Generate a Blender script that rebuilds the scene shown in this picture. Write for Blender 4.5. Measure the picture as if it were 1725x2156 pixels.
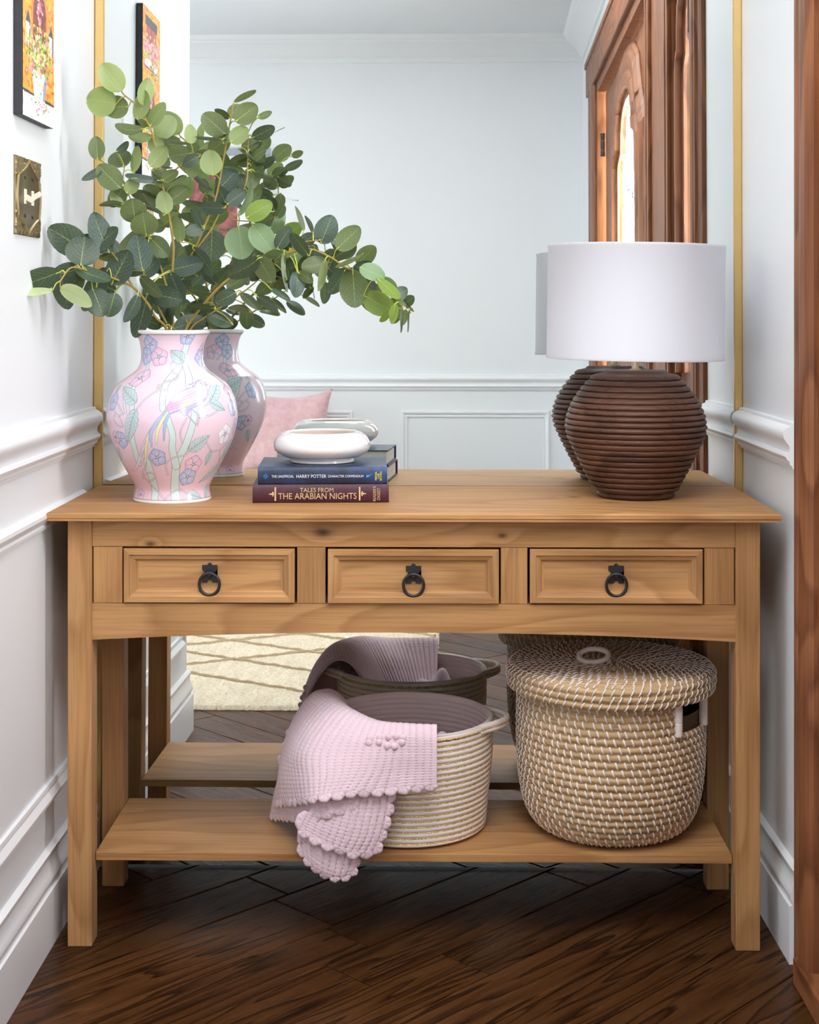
import bpy, bmesh, math, random
import numpy as np
from mathutils import Vector, Matrix

for o in list(bpy.data.objects):
    bpy.data.objects.remove(o, do_unlink=True)
S = bpy.context.scene
COL = S.collection
random.seed(7)
NR = np.random.RandomState(11)
PI = math.pi

# ------------------------------------------------------------------ camera
cd = bpy.data.cameras.new('camera')
cam = bpy.data.objects.new('camera', cd)
COL.objects.link(cam)
cam.location = (0, -2.9959, 1.1227)
cam.rotation_euler = (PI / 2, 0, 0.0151)
cd.sensor_fit = 'VERTICAL'
cd.sensor_height = 36.0
cd.sensor_width = 28.8
cd.lens = 3148.0 / 2156 * 36
cd.shift_y = -(1078 - 649.5) / 2156
cd.clip_start = 0.02
cd.dof.use_dof = True
cd.dof.focus_distance = 2.66
cd.dof.aperture_fstop = 20.0
S.camera = cam

# ------------------------------------------------------------------ colour management and light
S.view_settings.view_transform = 'Standard'
S.view_settings.look = 'None'
S.view_settings.gamma = 1.0
S.view_settings.use_curve_mapping = False
S.view_settings.exposure = -0.17
S.cycles.max_bounces = 10
S.cycles.diffuse_bounces = 5
S.cycles.glossy_bounces = 6
S.cycles.transmission_bounces = 6
S.cycles.transparent_max_bounces = 12
S.cycles.sample_clamp_indirect = 6.0
S.cycles.caustics_reflective = True
S.cycles.caustics_refractive = False
S.cycles.use_denoising = True

w = bpy.data.worlds.new('overcast_sky')
S.world = w
w.use_nodes = True
bg = w.node_tree.nodes['Background']
bg.inputs[0].default_value = (0.90, 0.95, 1.0, 1)
bg.inputs[1].default_value = 2.2


def area(name, loc, rot, sx, sy, power, col=(1, 1, 1)):
    l = bpy.data.lights.new(name, 'AREA')
    l.shape = 'RECTANGLE'
    l.size, l.size_y, l.energy, l.color = sx, sy, power, col
    o = bpy.data.objects.new(name, l)
    COL.objects.link(o)
    o.location = loc
    o.rotation_euler = rot
    return o


# daylight outside the front door (to the right), outside the big window of the room on the left,
# and an added fill light under the hall ceiling, out of the mirror's view
area('door_daylight', (1.75, -2.35, 1.7), (0, math.radians(82), 0), 2.4, 2.8, 1120, (0.93, 0.965, 1.0))
area('window_daylight', (-3.75, -2.6, 1.25), (0, math.radians(-90), 0), 2.2, 2.6, 66, (0.92, 0.96, 1.0))
area('hall_ceiling_fill', (-0.05, -1.85, 2.575), (0, 0, 0), 1.1, 1.7, 56, (0.955, 0.975, 1.0))


# ------------------------------------------------------------------ node helpers
def new_mat(name):
    m = bpy.data.materials.new(name)
    m.use_nodes = True
    nt = m.node_tree
    b = nt.nodes['Principled BSDF']
    return m, nt, b


def nd(nt, t, **kw):
    n = nt.nodes.new(t)
    for k, v in kw.items():
        setattr(n, k, v)
    return n


def lk(nt, a, b):
    nt.links.new(a, b)


def mth(nt, op, a, b=None, c=None):
    n = nt.nodes.new('ShaderNodeMath')
    n.operation = op
    for i, v in enumerate((a, b, c)):
        if v is None:
            continue
        if isinstance(v, (int, float)):
            n.inputs[i].default_value = v
        else:
            nt.links.new(v, n.inputs[i])
    return n.outputs[0]


def ramp(nt, fac, stops, interp='LINEAR'):
    n = nt.nodes.new('ShaderNodeValToRGB')
    cr = n.color_ramp
    cr.interpolation = interp
    while len(cr.elements) > 1:
        cr.elements.remove(cr.elements[-1])
    first = True
    for p, c in stops:
        if first:
            e = cr.elements[0]
            e.position = p
            first = False
        else:
            e = cr.elements.new(p)
        e.color = (c[0], c[1], c[2], 1)
    nt.links.new(fac, n.inputs[0])
    return n.outputs[0]


def mixc(nt, fac, a, b, mode='MIX'):
    n = nt.nodes.new('ShaderNodeMix')
    n.data_type = 'RGBA'
    n.blend_type = mode
    for sock, v in ((n.inputs[0], fac), (n.inputs[6], a), (n.inputs[7], b)):
        if isinstance(v, (int, float)):
            sock.default_value = v
        elif isinstance(v, (tuple, list)):
            sock.default_value = (v[0], v[1], v[2], 1)
        else:
            nt.links.new(v, sock)
    return n.outputs[2]


def noise(nt, vec, scale, detail=3, rough=0.5, dist=0.0):
    n = nt.nodes.new('ShaderNodeTexNoise')
    n.inputs['Scale'].default_value = scale
    n.inputs['Detail'].default_value = detail
    n.inputs['Roughness'].default_value = rough
    n.inputs['Distortion'].default_value = dist
    if vec is not None:
        nt.links.new(vec, n.inputs['Vector'])
    return n.outputs['Fac']


def mapping(nt, vec, scale=(1, 1, 1), loc=(0, 0, 0), rot=(0, 0, 0)):
    n = nt.nodes.new('ShaderNodeMapping')
    n.inputs['Scale'].default_value = scale
    n.inputs['Location'].default_value = loc
    n.inputs['Rotation'].default_value = rot
    nt.links.new(vec, n.inputs['Vector'])
    return n.outputs[0]


def bump(nt, b, h, strength=0.3, dist=0.001):
    n = nt.nodes.new('ShaderNodeBump')
    n.inputs['Strength'].default_value = strength
    n.inputs['Distance'].default_value = dist
    nt.links.new(h, n.inputs['Height'])
    nt.links.new(n.outputs[0], b.inputs['Normal'])
    return n


def objco(nt):
    return nd(nt, 'ShaderNodeTexCoord').outputs['Object']


def srgb(r, g, b):
    f = lambda v: ((v / 255 + 0.055) / 1.055) ** 2.4 if v > 10 else v / 255 / 12.92
    return (f(r), f(g), f(b))


# ------------------------------------------------------------------ materials
def paint(name, col, rough=0.45, bmp=0.05):
    m, nt, b = new_mat(name)
    co = objco(nt)
    n1 = noise(nt, co, 3.0, 2)
    c = mixc(nt, n1, tuple(v * 0.985 for v in col), col)
    lk(nt, c, b.inputs['Base Color'])
    b.inputs['Roughness'].default_value = rough
    bump(nt, b, noise(nt, co, 180, 2), bmp, 0.0006)
    return m


def plain(name, col, rough=0.5, metal=0.0, var=0.06, scale=40, coat=0.0, bmp=0.0):
    m, nt, b = new_mat(name)
    co = objco(nt)
    n1 = noise(nt, co, scale, 3)
    c = mixc(nt, n1, tuple(v * (1 - var) for v in col), tuple(min(1, v * (1 + var)) for v in col))
    lk(nt, c, b.inputs['Base Color'])
    b.inputs['Roughness'].default_value = rough
    b.inputs['Metallic'].default_value = metal
    b.inputs['Coat Weight'].default_value = coat
    b.inputs['Coat Roughness'].default_value = 0.05
    if bmp:
        bump(nt, b, noise(nt, co, scale * 4, 3), bmp, 0.001)
    return m


def wood(name, axis, light, mid, dark, rings=34.0, rough=0.45, spec=0.28, knots=(), fine=0.35, bmp=0.12, wob=1.0):
    """grain that runs along one object axis; the figure comes from warped growth rings"""
    m, nt, b = new_mat(name)
    co = objco(nt)
    info = nd(nt, 'ShaderNodeObjectInfo').outputs['Random']
    cmb = nd(nt, 'ShaderNodeCombineXYZ')
    for i in range(3):
        lk(nt, mth(nt, 'MULTIPLY', info, (7.0, 13.0, 5.0)[i] if i != axis else 17.0), cmb.inputs[i])
    va = nd(nt, 'ShaderNodeVectorMath', operation='ADD')
    lk(nt, co, va.inputs[0])
    lk(nt, cmb.outputs[0], va.inputs[1])
    p = va.outputs[0]
    sc_low = [4.0, 4.0, 4.0]
    sc_low[axis] = 0.9
    sc_fine = [220.0, 220.0, 220.0]
    sc_fine[axis] = 5.0
    sc_mid = [38.0, 38.0, 38.0]
    sc_mid[axis] = 1.6
    low = noise(nt, mapping(nt, p, sc_low), 1.0, 2, 0.5, 0.3)
    t = mth(nt, 'MULTIPLY', low, rings * 0.55 * wob)
    midn = noise(nt, mapping(nt, p, sc_mid), 1.0, 3, 0.55)
    t = mth(nt, 'ADD', t, mth(nt, 'MULTIPLY', midn, 0.55))
    kn = None
    for (kx, ky, kz, kr) in knots:
        vs = nd(nt, 'ShaderNodeVectorMath', operation='SUBTRACT')
        lk(nt, co, vs.inputs[0])
        vs.inputs[1].default_value = (kx, ky, kz)
        k = mapping(nt, vs.outputs[0], [1.0 if i != axis else 0.55 for i in range(3)])
        ln = nd(nt, 'ShaderNodeVectorMath', operation='LENGTH')
        lk(nt, k, ln.inputs[0])
        g = mth(nt, 'MULTIPLY', ln.outputs['Value'], 1.0 / kr)
        halo = mth(nt, 'POWER', 2.718, mth(nt, 'MULTIPLY', mth(nt, 'MULTIPLY', g, g), -0.12))
        t = mth(nt, 'ADD', t, mth(nt, 'MULTIPLY', halo, 0.9))
        core = mth(nt, 'POWER', 2.718, mth(nt, 'MULTIPLY', mth(nt, 'MULTIPLY', g, g), -1.0))
        kn = core if kn is None else mth(nt, 'MAXIMUM', kn, core)
    fr = mth(nt, 'FRACT', t)
    c = ramp(nt, fr, [(0.0, light), (0.50, mid), (0.78, tuple(0.45 * a + 0.55 * d for a, d in zip(mid, dark))), (0.88, dark), (1.0, light)], 'B_SPLINE')
    fn = noise(nt, mapping(nt, p, sc_fine), 1.0, 3, 0.6)
    fcol = ramp(nt, fn, [(0.30, (1 - fine, 1 - fine, 1 - fine)), (0.55, (1, 1, 1)), (1.0, (1.06, 1.05, 1.03))])
    c = mixc(nt, 1.0, c, fcol, 'MULTIPLY')
    big = noise(nt, p, 2.2, 2)
    c = mixc(nt, 1.0, c, ramp(nt, big, [(0.3, (0.88, 0.87, 0.85)), (0.7, (1.08, 1.07, 1.05))]), 'MULTIPLY')
    if kn is not None:
        c = mixc(nt, kn, c, tuple(v * 0.22 for v in dark))
    lk(nt, c, b.inputs['Base Color'])
    b.inputs['Roughness'].default_value = rough
    b.inputs['Specular IOR Level'].default_value = spec
    bump(nt, b, mth(nt, 'ADD', fn, mth(nt, 'MULTIPLY', fr, 0.3)), bmp, 0.0008)
    return m


PINE = dict(light=(0.470, 0.256, 0.108), mid=(0.435, 0.228, 0.092), dark=(0.335, 0.164, 0.061), fine=0.25)
PX = wood('pine_x', 0, rings=22, **PINE)
PY = wood('pine_y', 1, rings=22, **PINE)
PZ = wood('pine_z', 2, rings=22, **PINE)
PKNOT = wood('pine_knots', 0, rings=22, knots=((-0.158, -0.17, 0.729, 0.008), (-0.462, -0.17, 0.708, 0.0055), (0.157, -0.17, 0.724, 0.0042)), **PINE)
PTOP = wood('pine_top', 0, rings=20, rough=0.5, spec=0.15, knots=((0.30, 0.03, 0.767, 0.007), (0.36, -0.05, 0.767, 0.005), (0.31, 0.13, 0.767, 0.004)), **PINE)
MAH = dict(light=(0.27, 0.105, 0.043), mid=(0.215, 0.076, 0.029), dark=(0.125, 0.040, 0.015))
MZ = wood('mahogany_z', 2, rings=24, rough=0.42, fine=0.3, **MAH)
MY = wood('mahogany_y', 1, rings=24, rough=0.42, fine=0.3, **MAH)

WALL = paint('white_wall_paint', (0.785, 0.80, 0.82))
TRIM = paint('white_trim_paint', (0.80, 0.81, 0.825), 0.3, 0.02)
CEIL = paint('ceiling_paint', (0.79, 0.81, 0.84), 0.6)


def floor_mat():
    m, nt, b = new_mat('dark_stained_oak')
    uv = nd(nt, 'ShaderNodeUVMap')
    uv.uv_map = 'plank'
    u = uv.outputs[0]
    low = noise(nt, mapping(nt, u, (1.15, 15.0, 1)), 1.0, 2, 0.55, 0.3)
    t = mth(nt, 'ADD', mth(nt, 'MULTIPLY', low, 9.0), mth(nt, 'MULTIPLY', noise(nt, mapping(nt, u, (6, 60, 1)), 1.0, 3), 0.40))
    fr = mth(nt, 'FRACT', t)
    c = ramp(nt, fr, [(0.0, (0.088, 0.035, 0.0115)), (0.5, (0.070, 0.026, 0.0080)), (0.78, (0.040, 0.0140, 0.0042)), (0.90, (0.016, 0.0062, 0.0022)), (1.0, (0.078, 0.030, 0.0095))])
    fn = noise(nt, mapping(nt, u, (9, 320, 1)), 1.0, 3, 0.6)
    c = mixc(nt, 1.0, c, ramp(nt, fn, [(0.3, (0.55, 0.52, 0.5)), (0.55, (1, 1, 1)), (0.9, (1.15, 1.12, 1.05))]), 'MULTIPLY')
    at = nd(nt, 'ShaderNodeAttribute', attribute_name='tone')
    c = mixc(nt, 1.0, c, at.outputs['Color'], 'MULTIPLY')
    lk(nt, c, b.inputs['Base Color'])
    rg = ramp(nt, fn, [(0.3, (0.36, 0.36, 0.36)), (0.7, (0.24, 0.24, 0.24))])
    lk(nt, rg, b.inputs['Roughness'])
    b.inputs['Specular IOR Level'].default_value = 0.11
    bump(nt, b, mth(nt, 'ADD', fn, mth(nt, 'MULTIPLY', fr, -0.5)), 0.12, 0.001)
    return m


def vcol_mat(name, attr='paint', rough=0.4, coat=0.0, bmp=0.0, bscale=400, spec=0.5):
    m, nt, b = new_mat(name)
    a = nd(nt, 'ShaderNodeAttribute', attribute_name=attr)
    lk(nt, a.outputs['Color'], b.inputs['Base Color'])
    b.inputs['Roughness'].default_value = rough
    b.inputs['Coat Weight'].default_value = coat
    b.inputs['Coat Roughness'].default_value = 0.04
    b.inputs['Specular IOR Level'].default_value = spec
    if bmp:
        bump(nt, b, noise(nt, objco(nt), bscale, 3), bmp, 0.001)
    return m


def mirror_mat():
    m, nt, b = new_mat('mirror_silver')
    b.inputs['Metallic'].default_value = 1.0
    b.inputs['Roughness'].default_value = 0.0
    n = noise(nt, objco(nt), 1.5, 1)
    lk(nt, mixc(nt, n, (0.83, 0.88, 0.865), (0.85, 0.895, 0.88)), b.inputs['Base Color'])
    return m


def glass_mat():
    m = bpy.data.materials.new('door_glass')
    m.use_nodes = True
    nt = m.node_tree
    nt.nodes.clear()
    out = nd(nt, 'ShaderNodeOutputMaterial')
    tr = nd(nt, 'ShaderNodeBsdfTransparent')
    gl = nd(nt, 'ShaderNodeBsdfGlossy')
    gl.inputs['Roughness'].default_value = 0.06
    mx = nd(nt, 'ShaderNodeMixShader')
    fz = nd(nt, 'ShaderNodeFresnel')
    fz.inputs[0].default_value = 1.35
    tr.inputs[0].default_value = (0.95, 0.97, 0.97, 1)
    tl = nd(nt, 'ShaderNodeBsdfTranslucent')
    tl.inputs[0].default_value = (0.93, 0.95, 0.95, 1)
    m2 = nd(nt, 'ShaderNodeMixShader')
    m2.inputs[0].default_value = 0.65
    lk(nt, tr.outputs[0], m2.inputs[1])
    lk(nt, tl.outputs[0], m2.inputs[2])
    n = noise(nt, objco(nt), 60, 2)
    bp_ = nd(nt, 'ShaderNodeBump')
    bp_.inputs['Strength'].default_value = 0.15
    lk(nt, n, bp_.inputs['Height'])
    lk(nt, bp_.outputs[0], gl.inputs['Normal'])
    lk(nt, mth(nt, 'MULTIPLY', fz.outputs[0], 0.35), mx.inputs[0])
    lk(nt, m2.outputs[0], mx.inputs[1])
    lk(nt, gl.outputs[0], mx.inputs[2])
    lk(nt, mx.outputs[0], out.inputs[0])
    return m


MIRROR = mirror_mat()
GLASS = glass_mat()
FLOOR = floor_mat()
BRASS = plain('brushed_brass', (0.72, 0.50, 0.20), 0.32, 1.0, 0.05, 60)
BLACK = plain('black_iron', (0.012, 0.012, 0.013), 0.42, 0.0, 0.2, 80, bmp=0.05)
LEAD = plain('lead_came', (0.08, 0.08, 0.085), 0.5, 0.6)

# ------------------------------------------------------------------ object helpers
_origin = {}


def put(o, parent):
    COL.objects.link(o)
    if parent is not None:
        o.parent = parent


def thing(name, label, cat, loc, group=None, rotz=0.0):
    o = bpy.data.objects.new(name, None)
    o.empty_display_size = 0.05
    COL.objects.link(o)
    o.location = loc
    o.rotation_euler = (0, 0, rotz)
    if label:
        o['label'] = label
        o['category'] = cat
    if group:
        o['group'] = group
    _origin[o.name] = np.array(loc, float)
    return o


def tag(o, label, cat, group=None):
    o['label'] = label
    o['category'] = cat
    if group:
        o['group'] = group
    return o


def origin_of(parent):
    while parent is not None:
        if parent.name in _origin:
            return _origin[parent.name]
        parent = parent.parent
    return np.zeros(3)


def mesh(name, verts, faces, mat, parent=None, smooth=False, uv=None, uvname='UVMap', mats=None, fmat=None, sharp=None, local=False):
    """world-space verts; stored relative to the thing's empty"""
    v = np.array(verts, float).reshape(-1, 3)
    if parent is not None and not local:
        v = v - origin_of(parent)
    me = bpy.data.meshes.new(name)
    me.from_pydata(v.tolist(), [], [tuple(int(i) for i in f) for f in faces])
    for mm in (mats or [mat]):
        me.materials.append(mm)
    if fmat is not None:
        me.polygons.foreach_set('material_index', np.array(fmat, np.int32))
    if uv is not None:
        l = me.uv_layers.new(name=uvname)
        li = np.empty(len(me.loops), np.int32)
        me.loops.foreach_get('vertex_index', li)
        l.data.foreach_set('uv', np.array(uv, np.float32)[li].ravel())
    if smooth:
        me.polygons.foreach_set('use_smooth', np.ones(len(me.polygons), bool))
        if sharp is not None:
            me.set_sharp_from_angle(angle=math.radians(sharp))
    me.update()
    o = bpy.data.objects.new(name, me)
    put(o, parent)
    return o


class MB:
    """collects simple solids into one mesh"""

    def __init__(s):
        s.v, s.f, s.m = [], [], []

    def add(s, v, f, mi=0):
        k = len(s.v)
        s.v += [tuple(map(float, p)) for p in v]
        s.f += [tuple(i + k for i in q) for q in f]
        s.m += [mi] * len(f)
        return s

    def box(s, x0, x1, y0, y1, z0, z1, bev=0.0, mi=0, mat4=None):
        bm = bmesh.new()
        bmesh.ops.create_cube(bm, size=1.0)
        for vv in bm.verts:
            vv.co = Vector(((x0 + x1) / 2 + vv.co.x * (x1 - x0), (y0 + y1) / 2 + vv.co.y * (y1 - y0), (z0 + z1) / 2 + vv.co.z * (z1 - z0)))
        if bev > 0:
            bmesh.ops.bevel(bm, geom=list(bm.edges), offset=bev, segments=2, affect='EDGES', profile=0.6)
        if mat4 is not None:
            bm.transform(mat4)
        s.bm(bm, mi)
        return s

    def bm(s, bm, mi=0):
        bm.verts.index_update()
        s.add([v.co[:] for v in bm.verts], [[v.index for v in f.verts] for f in bm.faces], mi)
        bm.free()

    def tube(s, pts, r, n=8, mi=0, cap=True, closed=False):
        P = np.array(pts, float)
        m = len(P)
        rr = np.full(m, r) if np.isscalar(r) else np.array(r, float)
        T = np.gradient(P, axis=0)
        if closed:
            T = np.roll(P, -1, 0) - np.roll(P, 1, 0)
        T /= np.linalg.norm(T, axis=1)[:, None] + 1e-12
        a = np.array([0, 0, 1.0]) if abs(T[0][2]) < 0.9 else np.array([1.0, 0, 0])
        N = np.cross(T[0], a)
        N /= np.linalg.norm(N)
        v = []
        for i in range(m):
            N = N - T[i] * N.dot(T[i])
            N /= np.linalg.norm(N)
            B = np.cross(T[i], N)
            for k in range(n):
                t = 2 * PI * k / n
                v.append(P[i] + rr[i] * (math.cos(t) * N + math.sin(t) * B))
        f = []
        for i in range(m if closed else m - 1):
            j = (i + 1) % m
            for k in range(n):
                f.append((i * n + k, i * n + (k + 1) % n, j * n + (k + 1) % n, j * n + k))
        if cap and not closed:
            f.append(tuple(range(n))[::-1])
            f.append(tuple((m - 1) * n + k for k in range(n)))
        return s.add(v, f, mi)

    def sphere(s, c, r, n=10, mi=0, sc=(1, 1, 1)):
        bm = bmesh.new()
        bmesh.ops.create_uvsphere(bm, u_segments=n, v_segments=max(5, n // 2 + 1), radius=r)
        for v in bm.verts:
            v.co = Vector((c[0] + v.co.x * sc[0], c[1] + v.co.y * sc[1], c[2] + v.co.z * sc[2]))
        s.bm(bm, mi)
        return s

    def build(s, name, mat, parent=None, smooth=False, mats=None, sharp=40, local=False):
        return mesh(name, s.v, s.f, mat, parent, smooth, mats=mats, fmat=s.m, sharp=sharp if smooth else None, local=local)


def sweep(name, prof, path, outdirs, mat, parent=None, updir=(0, 0, 1), caps=True, closed=False, smooth=True):
    """profile [(out, up)] carried along a path; one outward vector per path point"""
    P = [np.array(p, float) for p in path]
    U = np.array(updir, float)
    n = len(prof)
    v = []
    for p, o in zip(P, outdirs):
        o = np.array(o, float)
        for a, b_ in prof:
            v.append(p + o * a + U * b_)
    f = []
    m = len(P)
    for i in range(m if closed else m - 1):
        j = (i + 1) % m
        for k in range(n):
            f.append((i * n + k, i * n + (k + 1) % n, j * n + (k + 1) % n, j * n + k))
    if caps and not closed:
        f.append(tuple(range(n)))
        f.append(tuple((m - 1) * n + k for k in range(n))[::-1])
    o = mesh(name, v, f, mat, parent, smooth, sharp=35 if smooth else None)
    fixn(o)
    return o


def fixn(o):
    bm = bmesh.new()
    bm.from_mesh(o.data)
    bmesh.ops.recalc_face_normals(bm, faces=bm.faces)
    bm.to_mesh(o.data)
    bm.free()


def lathe(prof, n=96, c=(0, 0), cap_bottom=True, cap_top=False):
    """profile [(r, z)] -> verts, faces, uv"""
    v, f, uv = [], [], []
    m = len(prof)
    for i, (r, z) in enumerate(prof):
        for k in range(n):
            t = 2 * PI * k / n
            v.append((c[0] + r * math.sin(t), c[1] - r * math.cos(t), z))
    for i in range(m - 1):
        for k in range(n):
            k2 = (k + 1) % n
            f.append((i * n + k, i * n + k2, (i + 1) * n + k2, (i + 1) * n + k))
    if cap_bottom:
        f.append(tuple(range(n))[::-1])
    if cap_top:
        f.append(tuple((m - 1) * n + k for k in range(n)))
    return v, f


def smooth_prof(pts, per=6):
    """Catmull-Rom through profile points"""
    P = [np.array(p, float) for p in pts]
    P = [2 * P[0] - P[1]] + P + [2 * P[-1] - P[-2]]
    out = []
    for i in range(1, len(P) - 2):
        for k in range(per):
            t = k / per
            a, b_, c, d = P[i - 1], P[i], P[i + 1], P[i + 2]
            out.append(tuple(0.5 * ((2 * b_) + (-a + c) * t + (2 * a - 5 * b_ + 4 * c - d) * t * t + (-a + 3 * b_ - 3 * c + d) * t ** 3)))
    out.append(tuple(P[-2]))
    return out


def setcol(o, cols, name='paint'):
    a = o.data.color_attributes.new(name, 'FLOAT_COLOR', 'POINT')
    c = np.ones((len(o.data.vertices), 4), np.float32)
    c[:, :3] = cols
    a.data.foreach_set('color', c.ravel())


def text(name, body, size, mat, parent, loc, rot=(PI / 2, 0, 0), ext=0.00025, align='CENTER', sx=1.0, rm=None, width=None):
    """lettering as a real raised mesh; loc is local to the parent"""
    cu = bpy.data.curves.new(name, 'FONT')
    cu.body = body
    cu.size = size
    cu.align_x = align
    cu.align_y = 'CENTER'
    cu.extrude = ext
    cu.resolution_u = 4
    t = bpy.data.objects.new(name, cu)
    COL.objects.link(t)
    dg = bpy.context.evaluated_depsgraph_get()
    me = bpy.data.meshes.new_from_object(t.evaluated_get(dg))
    bpy.data.objects.remove(t, do_unlink=True)
    me.materials.clear()
    me.materials.append(mat)
    if width:
        xs = [q.co.x for q in me.vertices]
        sx = width / (max(xs) - min(xs))
    M = Matrix.Translation(loc) @ (rm if rm is not None else Matrix.Rotation(rot[2], 4, 'Z') @ Matrix.Rotation(rot[1], 4, 'Y') @ Matrix.Rotation(rot[0], 4, 'X')) @ Matrix.Diagonal((sx, 1, 1, 1))
    me.transform(M)
    o = bpy.data.objects.new(name, me)
    put(o, parent)
    return o


def struct(o):
    o['kind'] = 'structure'
    return o
STEMS = {
 's1': [
  [(-0.486,-0.22,1.038),(-0.489,-0.22,1.084),(-0.482,-0.231,1.182),(-0.479,-0.238,1.245),(-0.49,-0.246,1.317),(-0.498,-0.251,1.357),(-0.5,-0.254,1.384),(-0.511,-0.259,1.43),(-0.517,-0.262,1.454),(-0.539,-0.267,1.492),(-0.563,-0.269,1.513),(-0.569,-0.27,1.522)],
  [(-0.489,-0.227,1.149),(-0.505,-0.233,1.206),(-0.524,-0.239,1.251),(-0.548,-0.245,1.306),(-0.56,-0.248,1.334),(-0.569,-0.251,1.358),(-0.566,-0.254,1.383)],
  [(-0.563,-0.25,1.35),(-0.581,-0.252,1.371),(-0.597,-0.254,1.386),(-0.614,-0.256,1.398)],
  [(-0.498,-0.251,1.357),(-0.467,-0.254,1.382),(-0.445,-0.256,1.401),(-0.425,-0.256,1.401)],
 ],
 's2': [
  [(-0.48,-0.215,1.038),(-0.482,-0.215,1.084),(-0.484,-0.22,1.158),(-0.445,-0.225,1.225),(-0.414,-0.231,1.294),(-0.401,-0.233,1.325),(-0.389,-0.237,1.381),(-0.379,-0.241,1.432),(-0.371,-0.244,1.474),(-0.366,-0.245,1.501)],
  [(-0.414,-0.231,1.294),(-0.361,-0.233,1.324),(-0.343,-0.236,1.359),(-0.341,-0.238,1.395),(-0.339,-0.243,1.449)],
  [(-0.445,-0.225,1.225),(-0.421,-0.228,1.254),(-0.41,-0.229,1.269),(-0.385,-0.232,1.309),(-0.367,-0.23,1.288),(-0.334,-0.23,1.284)],
 ],
 's3': [
  [(-0.464,-0.22,1.038),(-0.458,-0.22,1.084),(-0.423,-0.227,1.131),(-0.378,-0.238,1.175),(-0.322,-0.251,1.201),(-0.267,-0.265,1.223),(-0.224,-0.276,1.231),(-0.185,-0.286,1.216),(-0.152,-0.294,1.195),(-0.097,-0.308,1.172),(-0.061,-0.318,1.139),(-0.053,-0.32,1.122)],
  [(-0.461,-0.22,1.038),(-0.449,-0.22,1.084),(-0.423,-0.227,1.105),(-0.375,-0.238,1.135),(-0.327,-0.25,1.169),(-0.296,-0.258,1.201),(-0.252,-0.269,1.222)],
  [(-0.267,-0.265,1.223),(-0.234,-0.273,1.243),(-0.199,-0.282,1.247)],
 ],
 's4': [
  [(-0.487,-0.227,1.038),(-0.492,-0.235,1.085),(-0.508,-0.257,1.107),(-0.519,-0.273,1.131),(-0.54,-0.305,1.161),(-0.569,-0.35,1.177),(-0.597,-0.395,1.187),(-0.62,-0.435,1.193),(-0.634,-0.458,1.169)],
  [(-0.54,-0.305,1.161),(-0.569,-0.35,1.222),(-0.585,-0.376,1.217)],
  [(-0.492,-0.235,1.096),(-0.506,-0.255,1.131),(-0.515,-0.267,1.166),(-0.527,-0.285,1.191)],
 ],
}
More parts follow.
